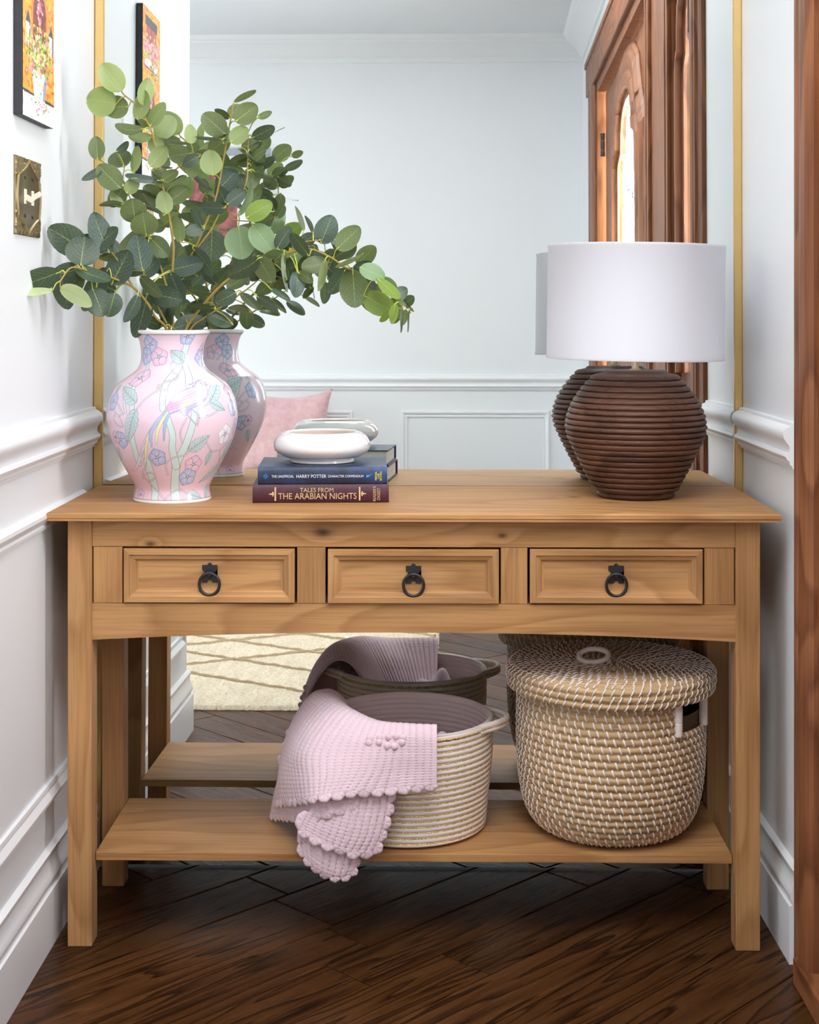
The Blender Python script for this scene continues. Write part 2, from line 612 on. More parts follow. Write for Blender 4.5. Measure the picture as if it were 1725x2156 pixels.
# leaf: class, then base xyz, tip xyz and half-width vector in tenths of a millimetre
LEAVES = {
 's1': [
  ('p',-5660,-2750,15200,-6000,-2750,15640,-182,-17,-141),
  ('p',-5800,-2600,14980,-6290,-2600,15060,-46,29,-284),
  ('m',-5580,-2560,14940,-6020,-2560,14920,10,32,-219),
  ('l',-5380,-2780,14670,-5250,-2780,15150,-170,92,46),
  ('p',-5280,-2760,14930,-5190,-2760,15380,-124,-133,25),
  ('l',-5170,-2610,14570,-4930,-2610,14960,-139,82,86),
  ('m',-5230,-2920,14480,-5700,-2920,14550,-18,-147,-119),
  ('l',-5160,-2570,14370,-5540,-2570,14390,-6,-102,-113),
  ('o',-5140,-2330,14360,-4570,-2330,14300,3,-228,27),
  ('l',-4370,-2910,14210,-4400,-2910,14530,-116,-54,-11),
  ('m',-4430,-2530,14080,-4800,-2530,14030,24,23,-179),
  ('d',-4250,-2680,14010,-4530,-2680,13850,62,-30,-109),
  ('l',-5120,-2840,13810,-4860,-2840,14140,-130,-34,102),
  ('m',-6100,-2790,13940,-6130,-2790,14320,-154,-33,-12),
  ('d',-5760,-2760,14080,-5560,-2760,14250,-58,54,69),
  ('o',-5680,-2580,13820,-5840,-2300,14110,-214,-37,-83),
  ('b',-6040,-2680,13790,-6380,-2680,13600,51,-115,-91),
  ('m',-5700,-2720,13430,-6070,-2720,13800,-159,-20,-159),
  ('p',-5490,-2540,13730,-5420,-2540,14170,-127,124,20),
  ('b',-4950,-2720,13560,-5540,-2720,13650,-14,-220,-91),
  ('l',-5580,-2740,13330,-5400,-2740,13580,-107,-28,77),
  ('l',-5640,-2420,13410,-5810,-2420,13240,70,20,-70),
  ('m',-5660,-2660,13140,-6060,-2660,13120,2,153,-47),
  ('m',-5410,-2800,12790,-5440,-2910,13180,-247,-47,-32),
  ('m',-5220,-2730,12560,-5260,-2870,12940,-257,-47,-44),
  ('o',-5040,-2350,13180,-5530,-2350,13360,-41,171,-112),
  ('m',-4960,-2430,13150,-5280,-2430,13460,-131,-14,-135),
  ('m',-4860,-2380,13200,-4550,-2380,13440,-104,-28,134),
  ('l',-4920,-2350,13360,-4590,-2350,13660,-25,-175,27),
  ('m',-4930,-2720,13560,-4670,-2720,13720,-53,-69,86),
  ('b',-4900,-2730,12930,-5290,-2730,13090,-19,161,-45),
  ('d',-5010,-2430,13840,-4810,-2430,13830,1,-78,16),
  ('l',-4900,-2370,12810,-5000,-2370,13110,-113,41,-38),
  ('m',-5201,-2342,14568,-5377,-2425,14941,-159,-5,-76),
  ('l',-5130,-2508,14419,-5050,-2492,14064,149,9,34),
  ('l',-5104,-2192,14387,-4891,-1989,14791,-185,-5,100),
  ('l',-4443,-2465,14024,-4423,-2409,13675,143,39,14),
  ('o',-5129,-2679,13762,-4808,-2531,13600,49,53,146),
  ('m',-5652,-2590,13460,-5919,-2493,13148,130,-22,-118),
  ('l',-5700,-2568,13083,-5854,-2479,13418,-142,-48,-52),
  ('l',-5000,-2327,13171,-4850,-2212,13546,-162,51,49),
  ('m',-4975,-2167,13419,-4610,-2046,13336,30,19,161),
  ('l',-4883,-2561,12964,-4957,-2530,13350,-156,-50,-26),
  ('m',-4987,-2223,13803,-5031,-2090,14090,-132,-25,-9),
  ('m',-4958,-2190,12808,-5247,-2075,12735,28,-14,-131),
 ],
 's2': [
  ('m',-3680,-2290,15050,-3310,-2290,15250,-16,-165,30),
  ('m',-3580,-2790,14630,-3230,-2790,14900,-125,-37,162),
  ('o',-3740,-2390,14750,-3990,-2390,14890,-36,88,-64),
  ('m',-3800,-2570,14430,-4170,-2570,14760,-147,-1,-165),
  ('m',-3170,-2810,14700,-2940,-2810,14790,-29,58,75),
  ('d',-3310,-2510,14370,-2940,-2510,14550,-52,-115,106),
  ('b',-3910,-2350,14410,-3520,-2350,14610,-41,151,79),
  ('b',-3810,-2830,14300,-4280,-2830,14350,-2,188,-18),
  ('l',-3680,-2730,14260,-3400,-2730,14500,-107,-28,125),
  ('l',-4010,-2680,13660,-4070,-2680,14080,-209,-28,-30),
  ('b',-3960,-2290,13430,-3660,-2290,13760,-155,-33,141),
  ('o',-3370,-2310,13960,-3100,-2310,14170,-70,76,90),
  ('b',-3590,-2380,14180,-3300,-2380,13970,20,139,27),
  ('o',-3470,-2010,14080,-3780,-2010,13960,32,99,-83),
  ('d',-3360,-2190,14150,-3190,-2190,14310,-38,-75,40),
  ('o',-3490,-2170,13760,-3870,-2170,13860,-16,-144,-61),
  ('d',-3360,-2210,13760,-2990,-2210,13670,8,-148,34),
  ('o',-3910,-2050,14100,-4360,-2050,14160,-5,177,-41),
  ('d',-4080,-2160,13430,-4470,-2160,13770,-39,198,-45),
  ('d',-3460,-2090,13420,-3580,-2090,13710,-114,-25,-47),
  ('b',-3780,-2480,13140,-3480,-2480,13370,-92,10,120),
  ('b',-3810,-2490,13080,-4260,-2490,13090,-3,128,-126),
  ('f',-3570,-2460,12930,-3350,-2460,13500,-100,220,39),
  ('o',-3390,-1950,13250,-3240,-1950,13490,-96,-16,60),
  ('g',-3400,-2680,12880,-2970,-2680,13130,-98,37,169),
  ('b',-4210,-2570,12720,-4400,-2570,13020,-81,105,-51),
  ('f',-3590,-2280,12750,-3530,-2280,12200,303,37,33),
  ('f',-3310,-2530,12760,-2950,-2530,12310,183,14,146),
  ('d',-4110,-2100,12700,-4130,-2100,12160,284,42,-11),
  ('b',-4430,-2350,12350,-4100,-2350,11870,115,-187,79),
  ('l',-4650,-2320,12450,-4770,-2320,12900,-141,116,-38),
  ('o',-4920,-1970,12040,-4660,-1970,12320,-121,-25,112),
  ('o',-4370,-2190,11820,-4480,-2190,12210,-182,-28,-51),
  ('m',-3783,-2224,14784,-3592,-2081,14997,-96,-11,93),
  ('m',-3744,-2357,14403,-4113,-2238,14127,112,-32,-163),
  ('o',-3836,-2546,14256,-3902,-2432,14610,-147,-58,-9),
  ('o',-4004,-2121,13409,-3693,-2137,13183,94,31,127),
  ('m',-3399,-2023,13902,-3646,-1914,14075,-84,-29,-101),
  ('o',-3532,-2270,14193,-3247,-2209,14326,-61,39,113),
  ('o',-3399,-2137,14170,-3135,-2175,13993,76,23,108),
  ('m',-3311,-2109,13785,-3390,-2151,13478,129,14,-35),
  ('o',-3876,-1915,14137,-4082,-1866,13760,156,-28,-89),
  ('d',-3828,-2253,13188,-3969,-2337,13463,-117,-13,-64),
  ('d',-4200,-2482,12707,-4496,-2572,12625,45,-39,-121),
 ],
 's3': [
  ('d',-2840,-2590,12320,-2620,-2590,12680,-135,59,82),
  ('o',-2380,-2260,12670,-2530,-2260,13080,-38,-170,-14),
  ('b',-2170,-2760,12600,-2300,-2760,12890,-47,116,-21),
  ('b',-2030,-2750,12410,-1840,-2750,12870,-207,-19,85),
  ('m',-1720,-2980,12300,-1350,-2980,12660,-143,28,147),
  ('d',-1820,-2790,12120,-1430,-2790,12320,-55,-126,108),
  ('l',-1730,-3150,11970,-1290,-3150,12190,-16,-194,31),
  ('f',-1290,-3330,11960,-890,-3330,11780,65,74,145),
  ('d',-1580,-2540,11960,-1860,-2540,11540,142,-108,-95),
  ('m',-1430,-3050,11910,-1390,-3050,11310,277,14,18),
  ('g',-960,-3440,11750,-610,-3440,11440,73,151,82),
  ('g',-1230,-3010,11470,-740,-3010,11190,110,42,193),
  ('m',-710,-3320,11430,-490,-3320,11270,23,101,32),
  ('g',-650,-3610,11310,-710,-3610,10990,81,101,-15),
  ('d',-550,-2560,11270,-570,-2560,10830,28,174,-1),
  ('g',-770,-3200,11170,-920,-3200,11010,47,60,-44),
  ('d',-2230,-2880,12180,-2530,-2880,12550,-101,139,-82),
  ('d',-2180,-2380,12370,-2090,-2380,11850,113,178,19),
  ('l',-1930,-2990,12110,-2050,-2990,11600,61,200,-14),
  ('b',-2440,-3020,11910,-2460,-3020,11470,139,108,-6),
  ('o',-2300,-2300,12200,-2470,-2300,11960,70,80,-50),
  ('f',-2700,-2760,12270,-2650,-2760,11600,20,268,2),
  ('d',-3130,-2950,12140,-3640,-2950,11840,74,187,-125),
  ('d',-3270,-2460,12030,-2730,-2460,11890,46,-125,179),
  ('l',-3090,-2580,12250,-3010,-2580,11830,54,-162,10),
  ('o',-2930,-2500,12260,-2760,-2500,11940,20,143,11),
  ('m',-2410,-3100,11880,-2170,-3100,11720,58,-50,87),
  ('o',-3430,-2030,11890,-3800,-2030,11630,89,-94,-126),
  ('o',-3550,-2240,11500,-3250,-2240,11220,56,142,60),
  ('d',-3230,-2500,11460,-2870,-2500,11200,64,-140,89),
  ('d',-2910,-3060,11580,-2600,-3060,11380,32,135,50),
  ('o',-3350,-2230,11160,-3750,-2230,11230,-13,144,-74),
  ('d',-3690,-2310,10930,-4120,-2310,11100,-55,-108,-140),
  ('d',-3590,-2610,11520,-3930,-2610,11350,70,11,-140),
  ('d',-4030,-2340,11230,-4500,-2340,11270,-8,165,-90),
  ('d',-4750,-1710,11160,-4370,-1710,10880,80,133,108),
  ('d',-2950,-2280,11990,-2780,-2280,11780,98,8,80),
  ('d',-3040,-2620,12060,-3300,-2620,11770,86,105,-77),
  ('d',-2600,-2470,12320,-2850,-2470,12530,-69,74,-82),
  ('o',-2660,-2650,11770,-2870,-2650,11560,64,78,-64),
  ('d',-2148,-2584,12574,-2421,-2587,12407,70,-14,-114),
  ('d',-1525,-2267,11983,-1356,-2130,11564,181,-59,54),
  ('d',-723,-3279,11417,-471,-3141,11558,-52,-28,121),
  ('m',-1894,-2743,12059,-2326,-2839,11976,49,-74,-167),
  ('d',-2294,-2154,12168,-2058,-2091,11962,89,-7,100),
  ('m',-2709,-2681,12245,-3074,-2491,11962,130,3,-165),
  ('m',-3183,-2784,12180,-2947,-2662,11756,184,-55,86),
  ('m',-2977,-2373,12244,-3285,-2470,12142,45,-1,-135),
  ('m',-4069,-2068,11289,-4046,-2126,10885,168,-33,15),
  ('o',-2969,-2047,11989,-3075,-2138,11701,124,-38,-34),
  ('o',-3059,-2543,12109,-3212,-2449,12382,-113,28,-73),
  ('o',-2694,-2354,11743,-2846,-2431,12013,-117,2,-66),
 ],
 's4': [
  ('d',-6100,-3800,12250,-6570,-3800,12540,-146,-25,-237),
  ('b',-5690,-3700,12210,-5900,-3700,12730,-188,-96,-76),
  ('d',-6120,-4020,11970,-6110,-3840,12360,-302,-72,41),
  ('d',-6200,-4100,11950,-5740,-4100,11780,42,154,114),
  ('d',-6370,-4460,11850,-6930,-4460,11650,66,132,-186),
  ('w',-6460,-4640,11530,-6930,-4640,11500,5,-173,-74),
  ('w',-6380,-4390,11590,-5980,-4390,11360,83,-80,144),
  ('d',-5720,-3380,11650,-5490,-3380,12100,-213,-48,109),
  ('d',-5750,-3440,11940,-6080,-3440,11520,157,-76,-123),
  ('d',-5900,-4080,11580,-5740,-4170,11220,213,47,83),
  ('d',-5680,-3260,11510,-5760,-3330,11190,188,41,-56),
  ('b',-5180,-3300,11900,-5260,-3300,12380,-233,-44,-39),
  ('d',-5230,-2610,11480,-5390,-2610,10900,208,-107,-57),
  ('b',-5300,-3100,11470,-5490,-3100,11110,86,130,-46),
  ('d',-5600,-3070,12180,-5750,-3070,12410,-75,-63,-49),
  ('d',-4860,-2310,10890,-5010,-2310,11340,-144,113,-48),
  ('b',-4830,-2480,11900,-4650,-2480,11450,156,-97,62),
  ('o',-5300,-2900,11810,-5000,-2900,11540,88,-94,98),
  ('o',-5280,-2560,12680,-5660,-2560,12350,118,-89,-136),
  ('o',-5180,-2640,12530,-4920,-2640,12270,129,18,129),
  ('d',-5040,-2280,10890,-4870,-2280,11180,-80,-98,47),
  ('o',-4680,-1880,11790,-4510,-1880,12040,-140,-25,95),
  ('m',-4900,-2310,11610,-5030,-2310,11400,89,16,-55),
  ('d',-6048,-3736,12233,-5682,-3672,12544,-128,85,133),
  ('d',-5646,-3640,12267,-6123,-3566,12396,-49,37,-201),
  ('d',-6124,-3974,11929,-6525,-3946,11823,44,-10,-169),
  ('o',-6161,-3822,11935,-6370,-3807,11506,174,-52,-86),
  ('d',-6404,-4310,11823,-6361,-4095,11373,208,9,24),
  ('b',-5882,-3846,11579,-6047,-3881,11289,121,15,-71),
  ('d',-5689,-3151,11540,-5961,-3221,11693,-69,18,-114),
  ('d',-5204,-3024,11906,-5612,-3114,11998,-48,47,-167),
  ('d',-5205,-2568,11513,-4725,-2663,11411,44,2,205),
  ('o',-5657,-2953,12174,-5977,-2950,12191,-7,44,-127),
  ('b',-4801,-2192,10850,-4390,-1999,10968,-84,83,158),
  ('b',-4854,-2297,11940,-4390,-2291,12052,-47,9,195),
  ('b',-5346,-2630,11795,-5071,-2728,12043,-112,-41,108),
  ('d',-5220,-2395,12554,-5330,-2481,12267,125,6,-50),
  ('d',-5045,-2060,10903,-5351,-2065,10998,-39,21,-127),
  ('d',-4671,-1701,11814,-4879,-1661,12053,-96,31,-89),
  ('o',-4859,-2021,11632,-5171,-1983,11691,-27,-15,-131),
 ],
}

# ================================================================== the room
XL, HC, YF, KR = -0.685, 2.60, -4.40, 0.015     # left wall face, ceiling height, far wall, lean of the right wall


def xr(y, off=0.0):
    return 0.622 + off - KR * y


# floor: diagonal planks, one mesh, every plank with its own grain and tone
def build_floor():
    ang = math.radians(46.5)
    d = np.array([math.cos(ang), math.sin(ang)])
    nrm = np.array([-math.sin(ang), math.cos(ang)])
    cs = [0.339, 0.155, -0.085, -0.25, -0.41, -0.575]
    lines = [c * math.cos(ang) for c in cs]
    lines = sorted(lines)
    rr = random.Random(3)
    while lines[-1] < 3.2:
        lines.append(lines[-1] + rr.choice((0.118, 0.124, 0.13)))
    while lines[0] > -4.6:
        lines.insert(0, lines[0] - rr.choice((0.118, 0.124, 0.13)))
    v, f, uv, tone = [], [], [], []
    known = {}
    for i in range(len(lines) - 1):
        a, b = lines[i], lines[i + 1]
        t = -6.6 + rr.uniform(0, 0.8)
        while t < 3.6:
            L = rr.uniform(0.55, 1.25)
            e = t + L
            g = 0.0011
            ch = 0.0022
            k = len(v)
            ou, ov = rr.uniform(0, 40), rr.uniform(0, 40)
            tn = rr.uniform(0.72, 1.18)
            ring = []
            for (ins, z) in ((g, -0.006), (g, -0.0016), (g + ch, 0.0)):
                for (s, q) in ((t + ins, a + ins), (e - ins, a + ins), (e - ins, b - ins), (t + ins, b - ins)):
                    p = d * s + nrm * q
                    v.append((p[0], p[1], z))
                    uv.append((s + ou, q + ov))
                    tone.append((tn, tn * rr.uniform(0.97, 1.03), tn))
            for r in (0, 4):
                for j in range(4):
                    j2 = (j + 1) % 4
                    f.append((k + r + j, k + r + j2, k + r + 4 + j2, k + r + 4 + j))
            f.append((k + 8, k + 9, k + 10, k + 11))
            t = e
    # drop planks that lie fully outside the rooms
    V = np.array(v)
    keep_f = []
    for p in range(0, len(v), 12):
        q = V[p:p + 12]
        cx, cy = q[:, 0].mean(), q[:, 1].mean()
        r = 0.9
        if cx < -3.5 - r or cx > 0.75 + r or cy > 0.05 + r or cy < YF - r:
            continue
        keep_f.append(p)
    nv, nf, nu, ntn = [], [], [], []
    fp = len(f) // (len(v) // 12)
    for p in keep_f:
        k = len(nv)
        nv += v[p:p + 12]
        nu += uv[p:p + 12]
        ntn += tone[p:p + 12]
        for q in f[(p // 12) * fp:(p // 12 + 1) * fp]:
            nf.append(tuple(i - p + k for i in q))
    # clip to the rooms' footprint
    o = mesh('floor', nv, nf, FLOOR, None, False, uv=nu, uvname='plank')
    setcol(o, np.array(ntn), 'tone')
    bm = bmesh.new()
    bm.from_mesh(o.data)
    for co, no in (((0, 0.03, 0), (0, 1, 0)), ((0, YF - 0.02, 0), (0, -1, 0)), ((0.80, 0, 0), (1, 0, 0)), ((-3.3, 0, 0), (-1, 0, 0))):
        bmesh.ops.bisect_plane(bm, geom=bm.verts[:] + bm.edges[:] + bm.faces[:], plane_co=co, plane_no=no, clear_outer=True)
    # the dark bed between and below the planks
    vs = [bm.verts.new(p) for p in ((-3.3, YF - 0.02, -0.007), (0.80, YF - 0.02, -0.007), (0.80, 0.03, -0.007), (-3.3, 0.03, -0.007))]
    bm.faces.new(vs)
    bm.to_mesh(o.data)
    bm.free()
    return struct(o)


build_floor()

# walls and ceiling
struct(MB().box(XL - 0.12, XL, -1.06, 0.07, 0.0, HC).build('wall_left', WALL))
struct(MB().box(XL - 0.12, 0.80, 0.07, 0.17, 0.0, HC).build('wall_back', WALL))
struct(MB().box(-3.4, 0.85, YF - 0.10, YF, 0.0, HC).build('wall_far', WALL))
struct(MB().box(-3.4, XL - 0.12, -1.06, -0.94, 0.0, HC).build('wall_partition', WALL))
mb = MB()
WY0, WY1, WZ0, WZ1 = -3.8, -1.3, 0.08, 2.3
mb.box(-3.4, -3.3, YF, WY0, 0, HC).box(-3.4, -3.3, WY1, -1.06, 0, HC).box(-3.4, -3.3, WY0, WY1, 0, WZ0).box(-3.4, -3.3, WY0, WY1, WZ1, HC)
struct(mb.build('wall_window_side', WALL))
mb = MB()
mb.box(-3.37, -3.30, WY0, WY0 + 0.05, WZ0, WZ1).box(-3.37, -3.30, WY1 - 0.05, WY1, WZ0, WZ1).box(-3.37, -3.30, WY0, WY1, WZ0, WZ0 + 0.05).box(-3.37, -3.30, WY0, WY1, WZ1 - 0.05, WZ1)
mb.box(-3.36, -3.32, -2.62, -2.58, WZ0, WZ1)
win = struct(mb.build('window_1', TRIM))
mesh('pane', [(-3.335, WY0, WZ0), (-3.335, WY1, WZ0), (-3.335, WY1, WZ1), (-3.335, WY0, WZ1)], [(0, 1, 2, 3)], GLASS, win)
struct(MB().box(-3.4, 0.85, YF - 0.1, 0.17, HC, HC + 0.08).build('ceiling', CEIL))

# right wall with the door opening (it leans slightly away towards the far end)
DY0, DY1, DZ = -3.55, -0.50, 2.24


def skewbox(mb, o0, o1, y0, y1, z0, z1, mi=0, bev=0.0):
    """box between two offsets from the right wall's face (positive = into the wall)"""
    v = []
    for z in (z0, z1):
        for (o_, y) in ((o0, y0), (o1, y0), (o1, y1), (o0, y1)):
            v.append((xr(y, o_), y, z))
    f = [(3, 2, 1, 0), (4, 5, 6, 7), (0, 1, 5, 4), (1, 2, 6, 5), (2, 3, 7, 6), (3, 0, 4, 7)]
    if bev > 0:
        bm = bmesh.new()
        vs = [bm.verts.new(p) for p in v]
        for q in f:
            bm.faces.new([vs[i] for i in q])
        bmesh.ops.recalc_face_normals(bm, faces=bm.faces)
        bmesh.ops.bevel(bm, geom=list(bm.edges), offset=bev, segments=2, affect='EDGES', profile=0.6)
        mb.bm(bm, mi)
    else:
        mb.add(v, f, mi)
    return mb


mb = MB()
skewbox(mb, 0, 0.14, DY1, 0.07, 0, HC)
skewbox(mb, 0, 0.14, YF - 0.02, DY0, 0, HC)
skewbox(mb, 0, 0.14, DY0, DY1, DZ, HC)
o = mb.build('wall_right', WALL)
fixn(o)
struct(o)

# mouldings
RAIL = [(0, 0.846), (0.007, 0.846), (0.008, 0.851), (0.0115, 0.853), (0.0125, 0.859), (0.017, 0.862), (0.019, 0.867), (0.017, 0.872), (0.0135, 0.874),
        (0.012, 0.880), (0.013, 0.886), (0.018, 0.892), (0.0225, 0.899), (0.0235, 0.906), (0.021, 0.913), (0.015, 0.918), (0.010, 0.920), (0.009, 0.925), (0, 0.926)]
BASE = [(0, 0.0), (0.017, 0.0), (0.017, 0.094), (0.0165, 0.099), (0.012, 0.101), (0.0115, 0.106), (0.015, 0.112), (0.0155, 0.118), (0.012, 0.126), (0.0085, 0.138), (0.0075, 0.150), (0.010, 0.154), (0.010, 0.160), (0.006, 0.164), (0, 0.166)]
CROWN = [(0, 0), (0.010, 0), (0.012, 0.006), (0.010, 0.012), (0.010, 0.022), (0.018, 0.028), (0.030, 0.044), (0.048, 0.064), (0.070, 0.080), (0.084, 0.090), (0.086, 0.098), (0.094, 0.102), (0.100, 0.110), (0.104, 0.125), (0, 0.125)]
FRAME = [(0, -0.017), (0.006, -0.017), (0.008, -0.011), (0.006, -0.007), (0.010, -0.002), (0.014, 0.005), (0.013, 0.011), (0.009, 0.015), (0.004, 0.017), (0, 0.017)]


def rail(name, path, outs, prof, mat=TRIM):
    return struct(sweep(name, prof, path, outs, mat))


c45 = (1, -1, 0)
rail('trim_1', [(XL, 0.0, 0), (XL, -1.06, 0), (XL - 0.12, -1.06, 0)], [(1, 0, 0), (1, -1, 0), (0, -1, 0)], RAIL)
rail('baseboard_left', [(XL, 0.0, 0), (XL, -1.06, 0), (XL - 1.2, -1.06, 0)], [(1, 0, 0), (1, -1, 0), (0, -1, 0)], BASE)
rail('trim_2', [(xr(0.0), 0.0, 0), (xr(-0.412), -0.412, 0)], [(-1, 0, 0), (-1, 0, 0)], RAIL)
rail('baseboard_right', [(xr(0.0), 0.0, 0), (xr(-0.428), -0.428, 0)], [(-1, 0, 0), (-1, 0, 0)], BASE)
rail('trim_3', [(-3.3, YF, -0.004), (xr(YF), YF, -0.004), (xr(-3.9), -3.9, -0.004)], [(0, 1, 0), (-1, 1, 0), (-1, 0, 0)], RAIL)
rail('baseboard_far', [(-3.3, YF, 0), (xr(YF), YF, 0), (xr(-3.9), -3.9, 0)], [(0, 1, 0), (-1, 1, 0), (-1, 0, 0)], BASE)
rail('trim_4', [(-3.3, YF, 2.475), (xr(YF), YF, 2.475), (xr(-0.02), -0.02, 2.475)], [(0, 1, 0), (-1, 1, 0), (-1, 0, 0)], CROWN)
rail('trim_5', [(XL, 0.0, 2.475), (XL, -1.06, 2.475), (-3.3, -1.06, 2.475)], [(1, 0, 0), (1, -1, 0), (0, -1, 0)], CROWN)


def panel_frame(name, plane, a0, a1, z0, z1):
    """applied picture-frame moulding on a wall; plane 'left' or 'far'"""
    n = len(FRAME)
    v = []
    for (a, z, sa, sz) in ((a0, z0, -1, -1), (a1, z0, 1, -1), (a1, z1, 1, 1), (a0, z1, -1, 1)):
        for (o_, t) in FRAME:
            if plane == 'left':
                v.append((XL + o_, a + sa * t, z + sz * t))
            else:
                v.append((a + sa * t, YF + o_, z + sz * t))
    f = []
    for i in range(4):
        j = (i + 1) % 4
        for k in range(n - 1):
            f.append((i * n + k, i * n + k + 1, j * n + k + 1, j * n + k))
    o = mesh(name, v, f, TRIM, None, True, sharp=35)
    fixn(o)
    return struct(o)


panel_frame('trim_6', 'left', -0.965, -0.10, 0.262, 0.752)
panel_frame('trim_7', 'far', -0.20, 0.505, 0.262, 0.726)
panel_frame('trim_8', 'far', -1.22, -0.47, 0.262, 0.726)
panel_frame('trim_9', 'far', -2.25, -1.50, 0.262, 0.726)

# ------------------------------------------------------------------ mirror with brass edge strips
TILT, YAW = 0.0142, -0.007


def ym(x, z):
    return YAW * x + TILT * z


mir = thing('wall_mirror', 'tall wall mirror edged in brass behind the console table', 'mirror', (-0.03, 0, 0))
x0, x1, z0, z1 = XL + 0.012, 0.622 - 0.010, 0.004, HC - 0.01
v = []
for dy in (0.0, 0.006):
    for (x, z) in ((x0, z0), (x1, z0), (x1, z1), (x0, z1)):
        v.append((x, ym(x, z) + dy, z))
MBACK = plain('mirror_edge', (0.02, 0.03, 0.028), 0.3)
mesh('mirror_glass', v, [(0, 1, 2, 3), (7, 6, 5, 4), (0, 4, 5, 1), (1, 5, 6, 2), (2, 6, 7, 3), (3, 7, 4, 0)], None, mir, mats=[MIRROR, MBACK], fmat=[0, 1, 1, 1, 1, 1])


def strip(xa, xb):
    v = []
    sect = [(xa, 0.004), (xa, -0.0035), (xa + 0.0015, -0.005), (xb - 0.0015, -0.005), (xb, -0.0035), (xb, 0.004)]
    for z in (0.0, HC - 0.005):
        for (x, dy) in sect:
            v.append((x, ym(x, z) + dy, z))
    n = len(sect)
    f = [(k, (k + 1) % n, n + (k + 1) % n, n + k) for k in range(n)] + [tuple(range(n))[::-1], tuple(range(n, 2 * n))]
    return mesh('edge_strip', v, f, BRASS, mir)


strip(XL + 0.001, XL + 0.0195)
strip(0.622 - 0.017, 0.6215)

# ------------------------------------------------------------------ front door, sidelight and casing on the right
door = struct(thing('door_1', None, None, (xr(-2), -2.0, 0)))


def casing(y0, y1, z0, z1, name='casing'):
    """fluted upright between y0 and y1"""
    n = 14
    prof = [(-0.004, 0.0), (-0.010, 0.02), (-0.014, 0.10), (-0.015, 0.22), (-0.0125, 0.25), (-0.0165, 0.28), (-0.022, 0.31), (-0.022, 0.40), (-0.018, 0.44),
            (-0.018, 0.52), (-0.023, 0.58), (-0.0245, 0.72), (-0.023, 0.88), (-0.018, 0.95), (-0.012, 1.0), (0.02, 1.0), (0.02, 0.0)]
    v = []
    for z in (z0, z1):
        for (o_, t) in prof:
            y = y0 + (y1 - y0) * t
            v.append((xr(y, o_), y, z))
    n = len(prof)
    f = [(k, (k + 1) % n, n + (k + 1) % n, n + k) for k in range(n)] + [tuple(range(n))[::-1], tuple(range(n, 2 * n))]
    o = mesh(name, v, f, MZ, door)
    fixn(o)
    return o


casing(-0.440, -0.565, 0.0, 2.36)
casing(-3.88, -3.50, 0.0, 2.335)
mb = MB()
skewbox(mb, -0.024, 0.02, -3.88, -0.440, 2.205, 2.36, bev=0.006)
skewbox(mb, -0.030, 0.0, -3.88, -0.440, 2.335, 2.362, bev=0.004)
mb.build('head_casing', MY, door)
mb = MB()
skewbox(mb, -0.005, 0.14, -3.52, -3.47, 0.0, 2.24)
skewbox(mb, -0.005, 0.14, -0.60, -0.545, 0.0, 2.24)
skewbox(mb, -0.005, 0.14, -3.50, -0.55, 2.16, 2.24)
mb.build('door_jamb', MZ, door)
mb = MB()
skewbox(mb, 0.006, 0.14, -1.66, -1.10, 0.0, 2.2, bev=0.008)
for yy_ in (-1.64, -1.58, -1.18, -1.12):
    skewbox(mb, -0.006, 0.01, yy_ - 0.016, yy_ + 0.016, 0.05, 2.17, bev=0.005)
mb.build('mullion_post', MZ, door)
mb = MB()
skewbox(mb, -0.030, 0.14, -3.5, -0.50, 0.0, 0.045, bev=0.004)
mb.build('door_sill', MY, door)


def arch_outline(yc, hw, ztop, zbot, rise):
    """opening outline, from bottom right up, over and down: stepped cathedral arch"""
    right = [(hw, zbot), (hw, ztop - 2.05 * rise), (hw * 0.99, ztop - 1.6 * rise), (hw * 0.90, ztop - 1.35 * rise), (hw * 0.70, ztop - 1.22 * rise),
             (hw * 0.69, ztop - 0.75 * rise), (hw * 0.60, ztop - 0.36 * rise), (hw * 0.38, ztop - 0.10 * rise), (hw * 0.14, ztop), ]
    left = [(-a, z) for a, z in reversed(right)]
    return [(yc + a, z) for a, z in right + left]


def leaf_with_arch(name, y0, y1, z0, z1, out, off0, off1, parent):
    """a slab with an arched hole, meshed as a ring between hole and rectangle"""
    n = len(out)
    rect = []
    yc = sum(p[0] for p in out) / n
    for (y, z) in out:
        rect.append((y, z))
    bm = bmesh.new()
    outer = [bm.verts.new((0, y, z)) for (y, z) in ((y0, z0), (y1, z0), (y1, z1), (y0, z1))]
    inner = [bm.verts.new((0, y, z)) for (y, z) in out]
    ed = [bm.edges.new((outer[i], outer[(i + 1) % 4])) for i in range(4)] + [bm.edges.new((inner[i], inner[(i + 1) % n])) for i in range(n)]
    bmesh.ops.triangle_fill(bm, use_beauty=True, edges=ed)
    r = bmesh.ops.extrude_face_region(bm, geom=bm.faces[:])
    for g in r['geom']:
        if isinstance(g, bmesh.types.BMVert):
            g.co.x = 1.0
    for vv in bm.verts:
        vv.co.x = xr(vv.co.y, off0 if vv.co.x < 0.5 else off1)
    bmesh.ops.recalc_face_normals(bm, faces=bm.faces)
    mb = MB()
    mb.bm(bm)
    return mb.build(name, MZ, parent)


